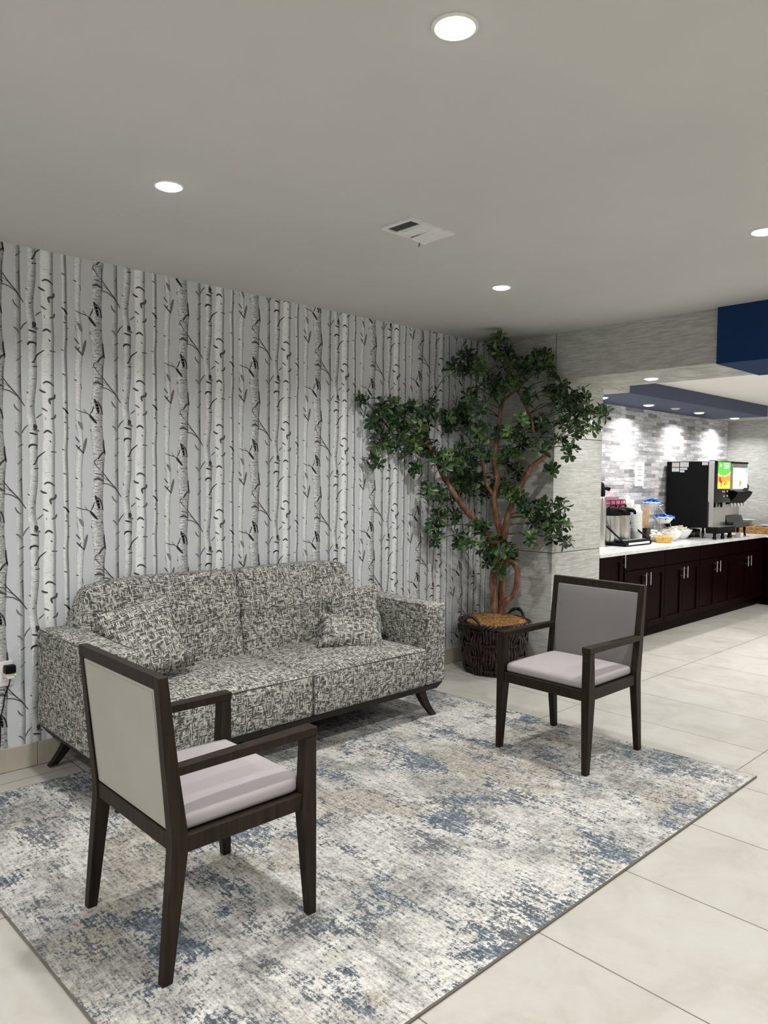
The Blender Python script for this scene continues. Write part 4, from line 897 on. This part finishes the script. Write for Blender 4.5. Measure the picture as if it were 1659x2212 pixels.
# stacks of white cups and lids
def cup_stack(x, y, h, label, r=.042, name='paper_cup_stack'):
    bm = NB(); prof = [(r*.8, 0)]; z = 0; k_ = int(h/.014)
    for i in range(k_): prof += [(r*.94, z+.002), (r*1.02, z+.009), (r*1.02, z+.012), (r*.95, z+.013)]; z += .014
    prof += [(r*.7, z+.02), (r*.6, z+.07), (.001, z+.07)]
    lathe(bm, prof, n=20); tag(obj(name, bm, MAT['ceramic'], smooth=30, loc=(x, y, CT)), label, 'cups', 'stacks of white cups and lids')
cup_stack(6.86, 3.60, .32, 'wide white stack of cups right beside the airpots', .058)
cup_stack(6.92, 3.745, .40, 'tallest white stack of cups, against the brick wall', .05)
cup_stack(7.035, 3.755, .36, 'white stack of cups left of the tiered bowls', .046)
# stirrers
t = thing('stirrer_holder', 'small dark holder of wooden stirrers standing on the bar', 'holder', (7.05, 3.60, CT))
bm = NB(); box(bm, -.04, .04, -.035, .035, .0, .14, .004); obj('cup', bm, MAT['willow'], t)
for i in range(9):
    bm = NB(); a = -.032+i*.008; b = (i-4)*.014
    hexa(bm, [(a, -.002, .02), (a+.005, -.002, .02), (a+.005, .002, .02), (a, .002, .02)], [(a+b, -.003+.01*math.sin(i), .245+.01*math.cos(i*2)), (a+b+.007, -.003+.01*math.sin(i), .245), (a+b+.007, .001+.01*math.sin(i), .245), (a+b, .001+.01*math.sin(i), .245)])
    tag(obj('wooden_stirrer', bm, MAT['woodstick'], loc=(7.05, 3.60, CT+.10)), 'wooden stirrer standing in the small dark holder', 'stirrer', 'wooden stirrers in the holder')
# tiered stand
t = thing('tiered_stand', 'chrome two-tier wire stand carrying bowls of blue packets', 'stand', (7.42, 3.62, CT))
bm = NB()
for z, x, y in ((.385, -.06, .08), (.235, -.02, -.04)):
    P = [(x+.11*math.cos(a), y+.11*math.sin(a), z) for a in [2*PI*i/24 for i in range(25)]]; tube(bm, P, .0045, 6)
for x in (-.17, .05): tube(bm, smooth_path([(x, .08, .385), (x-.01, .08, .20), (x-.02, .05, .0)], [.005]*3, 4)[0], .005, 6)
for x in (-.13, .09): tube(bm, smooth_path([(x, -.04, .235), (x+.01, -.07, .10), (x+.03, -.10, .0)], [.005]*3, 4)[0], .005, 6)
tube(bm, smooth_path([(.05, .08, .385), (.09, .06, .33), (.10, .02, .28), (.09, -.04, .235)], [.005]*4, 4)[0], .005, 6)
tube(bm, smooth_path([(.08, .11, .21), (.09, .12, .29), (.13, .10, .34), (.20, .08, .36)], [.006]*4, 5)[0], .006, 6)
obj('wire_frame', bm, MAT['chrome'], t, smooth=60)
def bowl(x, y, z, r, h, label, mat='ceramic', name='bowl', grp='white bowls on the bar'):
    bm = NB(); lathe(bm, [(r*.45, 0), (r*.55, .002), (r*.88, h*.6), (r, h*.92), (r*1.06, h), (r*1.03, h+.003), (r*.95, h*.93), (r*.8, h*.6), (r*.4, .008), (.001, .008)], n=28)
    return tag(obj(name, bm, MAT[mat], smooth=50, loc=(x, y, z)), label, 'bowl', grp)
bowl(7.36, 3.70, CT+.325, .095, .065, 'white bowl on the upper tier of the chrome stand')
bowl(7.40, 3.58, CT+.175, .095, .065, 'white bowl on the lower tier of the chrome stand')
def packets(x, y, z, r, n, mat, label, h=.04, name='packet_heap'):
    bm = NB()
    for i in range(n):
        a = random.uniform(0, 2*PI); q = r*math.sqrt(random.random()); p = Vector((q*math.cos(a), q*math.sin(a), h*(1-(q/r)**2)*random.uniform(.5, 1)))
        e = Euler((random.uniform(-.6, .6), random.uniform(-.6, .6), random.uniform(0, 6.28))).to_matrix(); s = .019
        b = [p+e@Vector((u*s*1.3, v*s*.8, w)) for w in (-.002, .002) for u, v in ((-1, -1), (1, -1), (1, 1), (-1, 1))]
        hexa(bm, b[:4], b[4:])
    tag(obj(name, bm, MAT[mat], loc=(x, y, z)), label, 'packets', None, 'stuff')
packets(7.36, 3.70, CT+.383, .085, 46, 'blue', 'heap of blue packets in the upper bowl')
packets(7.40, 3.58, CT+.233, .085, 46, 'blue', 'heap of blue packets in the lower bowl')
# big white bowls with creamers and cups, in front
bowl(7.72, 3.56, CT, .125, .095, 'large white bowl of small tubs beside the dispenser')
packets(7.72, 3.56, CT+.085, .11, 60, 'cream', 'heap of cream coloured tubs in the large white bowl', .05, 'creamer_heap')
bowl(7.38, 3.50, CT, .11, .085, 'white bowl of wrapped items behind the yellow basket')
packets(7.38, 3.50, CT+.075, .10, 55, 'cream', 'heap of pale wrapped items in the bowl behind the yellow basket', .06, 'wrapped_heap')
bowl(7.16, 3.58, CT, .09, .075, 'white bowl nearest the airpots')
packets(7.16, 3.58, CT+.065, .08, 35, 'cream', 'heap of pale wrapped items in the bowl nearest the airpots', .05, 'wrapped_heap')
# yellow basket
t = thing('yellow_basket', 'small shallow yellow basket on the bar in front of the bowls', 'basket', (7.10, 3.43, CT))
bm = NB()
for j in range(6):
    z = .004+j*.011; rr = .072+.004*j
    tube(bm, [(rr*1.15*math.cos(a)*(1+.03*math.sin(12*a+PI*(j % 2))), rr*.8*math.sin(a)*(1+.03*math.sin(12*a+PI*(j % 2))), z) for a in [2*PI*i/72 for i in range(73)]], .0062, 6)
rings = [[(r*1.15*math.cos(a), r*.8*math.sin(a), z) for a in [2*PI*i/28 for i in range(28)]] for r, z in ((.066, .0), (.088, .055), (.084, .055), (.064, .006))]; loft(bm, rings)
obj('weave', bm, MAT['yellow'], t, smooth=50)
# notice on the brick wall
t = thing('wall_notice', 'narrow white paper notice taped to the brick wall', 'notice', (7.345, WY-.0012, 1.515))
bm = NB(); hexa(bm, [(-.098, -.0012, -.128), (.098, -.0012, -.128), (.098, 0, -.128), (-.098, 0, -.128)], [(-.094, -.0012, .128), (.102, -.0012, .128), (.102, 0, .128), (-.094, 0, .128)]); obj('sheet', bm, MAT['paper'], t)
bm = NB()
for z, w in ((.075, .07), (.045, .10), (.015, .03), (-.015, .10), (-.065, .085)):
    n_ = max(2, int(w/.018))
    for i in range(n_): box(bm, -w/2+i*w/n_, -w/2+(i+.75)*w/n_, -.0018, -.0012, z-.006, z+.006)
obj('writing', bm, MAT['ink'], t)

# juice dispenser
JX, JY = 7.92, 3.34
t = thing('juice_dispenser', 'tall black juice dispenser with bright fruit picture panel on its front', 'dispenser', (JX, JY, CT))
bm = NB(); box(bm, 0, .43, .012, .475, .115, .825, .004); obj('housing', bm, MAT['black'], t)
bm = NB(); box(bm, -.002, .43, -.002, .012, .12, .40, .002); box(bm, -.002, .004, -.048, .012, .12, .823, .001); obj('steel_front', bm, MAT['steel'], t, label='brushed steel front strip')
bm = NB(); box(bm, .006, .435, -.052, .02, .385, .835, .01, seg=2); obj('display_housing', bm, MAT['blackgloss'], t, smooth=40)
MAT['s_green'] = emit('backlit_green', (0.10, 0.50, 0.06), 1.1); MAT['s_yellow'] = emit('backlit_yellow', (0.95, 0.60, 0.08), 1.0)
MAT['s_orange'] = emit('backlit_orange', (0.95, 0.30, 0.03), 1.0); MAT['s_red'] = emit('backlit_red', (0.45, 0.03, 0.02), .8); MAT['s_white'] = emit('backlit_white', (0.95, 0.98, 1.0), 1.6); MAT['s_blue'] = emit('backlit_blue', (0.25, 0.75, 0.95), 1.0)
def flat(bm, pts, y, mi=0):
    f = bm.faces.new([bm.verts.new((x, y, z)) for x, z in pts]); f.material_index = mi
def disc(bm, x, z, r, y, mi=0, n=20, sq=1.0): flat(bm, [(x+r*math.cos(2*PI*i/n), z+r*sq*math.sin(2*PI*i/n)) for i in range(n)], y, mi)
bm = NB(); X0, X1, Z0, Z1 = .075, .405, .535, .822; Y_ = -.0532
flat(bm, [(X0, Z0), (X1, Z0), (X1, Z1), (X0, Z1)], Y_, 1)
arc = [(X0+(X1-X0)*i/10, .70-.035*math.sin(PI*i/10)+.02*(i/10)) for i in range(11)]
flat(bm, arc+[(X1, Z1), (X0, Z1)], Y_-.0006, 0)
flat(bm, arc+[(x, z-.008) for x, z in arc[::-1]], Y_-.0009, 4)
flat(bm, [(X0, .60), (X1, .62), (X1, .68), (X0+.16, .66), (X0, .67)], Y_-.0006, 2)
for x, z, r, m_ in ((.26, .635, .026, 3), (.29, .61, .022, 3), (.33, .665, .02, 2), (.42, .60, .03, 2), (.38, .585, .013, 3), (.46, .65, .024, 2), (.30, .575, .022, 2)): disc(bm, x-.13, z, r, Y_-.0012, m_)
for i, (x, z, w) in enumerate(((.22, .795, .14), (.23, .773, .15), (.24, .750, .11))):
    flat(bm, [(x, z), (x+w, z+.006), (x+w, z+.016), (x, z+.010)], Y_-.0012, 4)
disc(bm, .145, .785, .02, Y_-.0012, 4, sq=.8)
obj('picture_panel', bm, [MAT['s_green'], MAT['s_yellow'], MAT['s_orange'], MAT['s_red'], MAT['s_white']], t, label='backlit panel, green above orange fruit')
bm = NB()
for x, z in ((.33, .505), (.37, .505), (.45, .508), (.36, .455), (.45, .458)): tube(bm, [(x-.12, -.052, z), (x-.12, -.057, z)], .010, 10)
obj('button', bm, MAT['white'], t)
for x in (.09, .26):
    bm = NB(); tube(bm, [(x, -.02, .39), (x+.01, -.02, .335)], [.018, .010], 10); obj('nozzle', bm, MAT['black'], t)
bm = NB(); box(bm, -.03, .44, -.115, .02, .062, .130, .012, seg=2); obj('drip_tray', bm, MAT['black'], t, smooth=40)
bm = NB(); box(bm, .0, .42, -.105, .0, .130, .134, .001); obj('drip_grate', bm, MAT['steel'], t)
for x, y in ((.02, -.06), (.20, -.07), (.40, -.06), (.02, .45), (.40, .45), (.02, .22)):
    bm = NB(); lathe(bm, [(.020, 0), (.020, .02), (.014, .03), (.018, .118)], (x, y, 0), 12); obj('foot', bm, MAT['black'], t, smooth=40)
for y0, z0, y1, z1, mt in ((.415, .765, .335, .815, 'cream'), (.415, .715, .335, .757, 'paper'), (.325, .765, .230, .818, 'paper'), (.325, .735, .245, .758, 'paper'), (.325, .708, .275, .730, 'paper'), (.085, .785, .022, .818, 'paper')):
    bm = NB(); box(bm, -.0012, -.0002, y1, y0, z0, z1)
    nn = max(1, int((z1-z0)/.014))
    for i in range(nn): z = z0+(i+.5)*(z1-z0)/nn; box(bm, -.0016, -.0011, y1+.006, y0-.008-.02*(i % 2), z-.0012, z+.0012, mi=1)
    obj('sticker', bm, [MAT[mt], MAT['ink']], t, label='white sticker' if mt == 'paper' else 'cream sticker')

# second dispenser
t = thing('drink_dispenser', 'rounded steel and white drink dispenser with bright white panel, beyond the black one', 'dispenser', (8.385, 3.35, CT))
bm = NB(); box(bm, 0, .43, .02, .46, .085, .80, .01, seg=2); obj('housing', bm, MAT['steel'], t, smooth=40)
bm = NB(); 
hexa(bm, [(.0, -.06, .50), (.43, -.06, .50), (.43, .03, .50), (.0, .03, .50)], [(.0, -.06, .825), (.43, -.06, .825), (.43, .03, .825), (.0, .03, .825)], .015); obj('display_housing', bm, MAT['steel'], t)
bm = NB(); box(bm, -.005, .435, -.065, .035, .815, .832, .004); obj('top_cap', bm, MAT['black'], t)
bm = NB(); Y_ = -.0612; flat(bm, [(.02, .535), (.42, .535), (.42, .765), (.02, .765)], Y_, 0); disc(bm, .22, .60, .03, Y_-.0006, 1); disc(bm, .21, .575, .022, Y_-.0008, 1); disc(bm, .385, .735, .034, Y_-.0006, 2)
obj('picture_panel', bm, [MAT['s_white'], MAT['s_orange'], MAT['s_blue']], t, label='backlit white panel')
bm = NB(); P = [(-.01, .02), (-.01, -.06), (-.01, -.10), (-.01, -.11)]
rings = [[(x, y, z) for y, z in ((.03, .36), (-.02, .365), (-.10, .45), (-.125, .50), (-.06, .52), (.03, .50))] for x in (.0, .43)]
loft(bm, rings); bmesh.ops.recalc_face_normals(bm, faces=bm.faces[:]); bmesh.ops.bevel(bm, geom=bm.edges[:], offset=.006, segments=2, affect='EDGES'); obj('valve_block', bm, MAT['black'], t, smooth=40)
for x in (.04, .13, .22, .31, .40):
    bm = NB(); tube(bm, [(x, -.04, .375), (x, -.045, .335)], [.013, .009], 10); obj('nozzle', bm, MAT['white'], t)
bm = NB(); box(bm, -.01, .44, -.10, .03, .105, .165, .012, seg=2); hexa(bm, [(-.01, -.03, .16), (.44, -.03, .16), (.44, .03, .16), (-.01, .03, .16)], [(-.01, .0, .235), (.44, .0, .235), (.44, .03, .235), (-.01, .03, .235)], .004); obj('drip_tray', bm, MAT['darkgrey'], t)
bm = NB(); box(bm, .32, .41, -.069, -.062, .435, .545, .001); tube(bm, [(.425, -.05, .60), (.455, -.06, .56), (.45, -.06, .52)], [.008, .010, .006], 8); obj('lock', bm, MAT['darkgrey'], t)
for x, y in ((.02, -.05), (.22, -.05), (.41, -.05), (.02, .42), (.41, .42)):
    bm = NB(); lathe(bm, [(.018, 0), (.018, .02), (.012, .03), (.015, .11)], (x, y, 0), 12); obj('foot', bm, MAT['black'], t, smooth=40)
bm = NB(); box(bm, .02, .10, -.12, -.06, .0, .045, .004); tag(obj('white_carton', bm, MAT['white'], loc=(8.52, 3.36, CT)), 'small white carton on the bar between the two dispensers', 'carton')

# glass jars behind the dispenser feet
for i, x in enumerate((7.99, 8.13, 8.27)):
    bm = NB(); lathe(bm, [(.036, 0), (.045, .005), (.047, .05), (.040, .074), (.036, .076), (.040, .05), (.038, .008), (.001, .008)], n=20)
    tag(obj('glass_tumbler', bm, MAT['glass'], smooth=50, loc=(x, 3.62, CT)), ('leftmost', 'middle', 'rightmost')[i]+' clear glass tumbler standing under the black dispenser', 'glass', 'glass tumblers under the dispenser')

# wicker tray with white plates on the return top
t = thing('wicker_tray', 'honey brown wicker tray basket on the worktop at the right edge', 'basket', (9.35, 3.32, CT))
bm = NB()
for j in range(6):
    z = .007+j*.0135; 
    def rr(a, j=j): return 1+.012*math.sin(30*a+PI*(j % 2))
    tube(bm, [(.15*rr(a)*max(-1, min(1, 1.25*math.cos(a))), .33*rr(a)*max(-1, min(1, 1.15*math.sin(a))), z) for a in [2*PI*i/90 for i in range(91)]], .008, 6)
box(bm, -.145, .145, -.325, .325, .002, .012)
obj('weave', bm, MAT['wicker'], t, smooth=50)
def plate_stack(x, y, n, r, label):
    bm = NB(); prof = [(r*.5, 0)]; z = 0
    for i in range(n): prof += [(r*.6, z), (r, z+.012), (r, z+.014), (r*.8, z+.012)]; z += .011
    prof += [(r*.6, z+.004), (.001, z+.004)]
    lathe(bm, prof, n=28); tag(obj('plate_stack', bm, MAT['ceramic'], smooth=40, loc=(x, y, CT+.012)), label, 'plates', 'stacks of white plates in the wicker tray')
plate_stack(9.35, 3.50, 13, .11, 'taller white plate stack in the wicker tray, beside the dispenser')
plate_stack(9.35, 3.22, 8, .11, 'lower white plate stack in the wicker tray at the right edge')
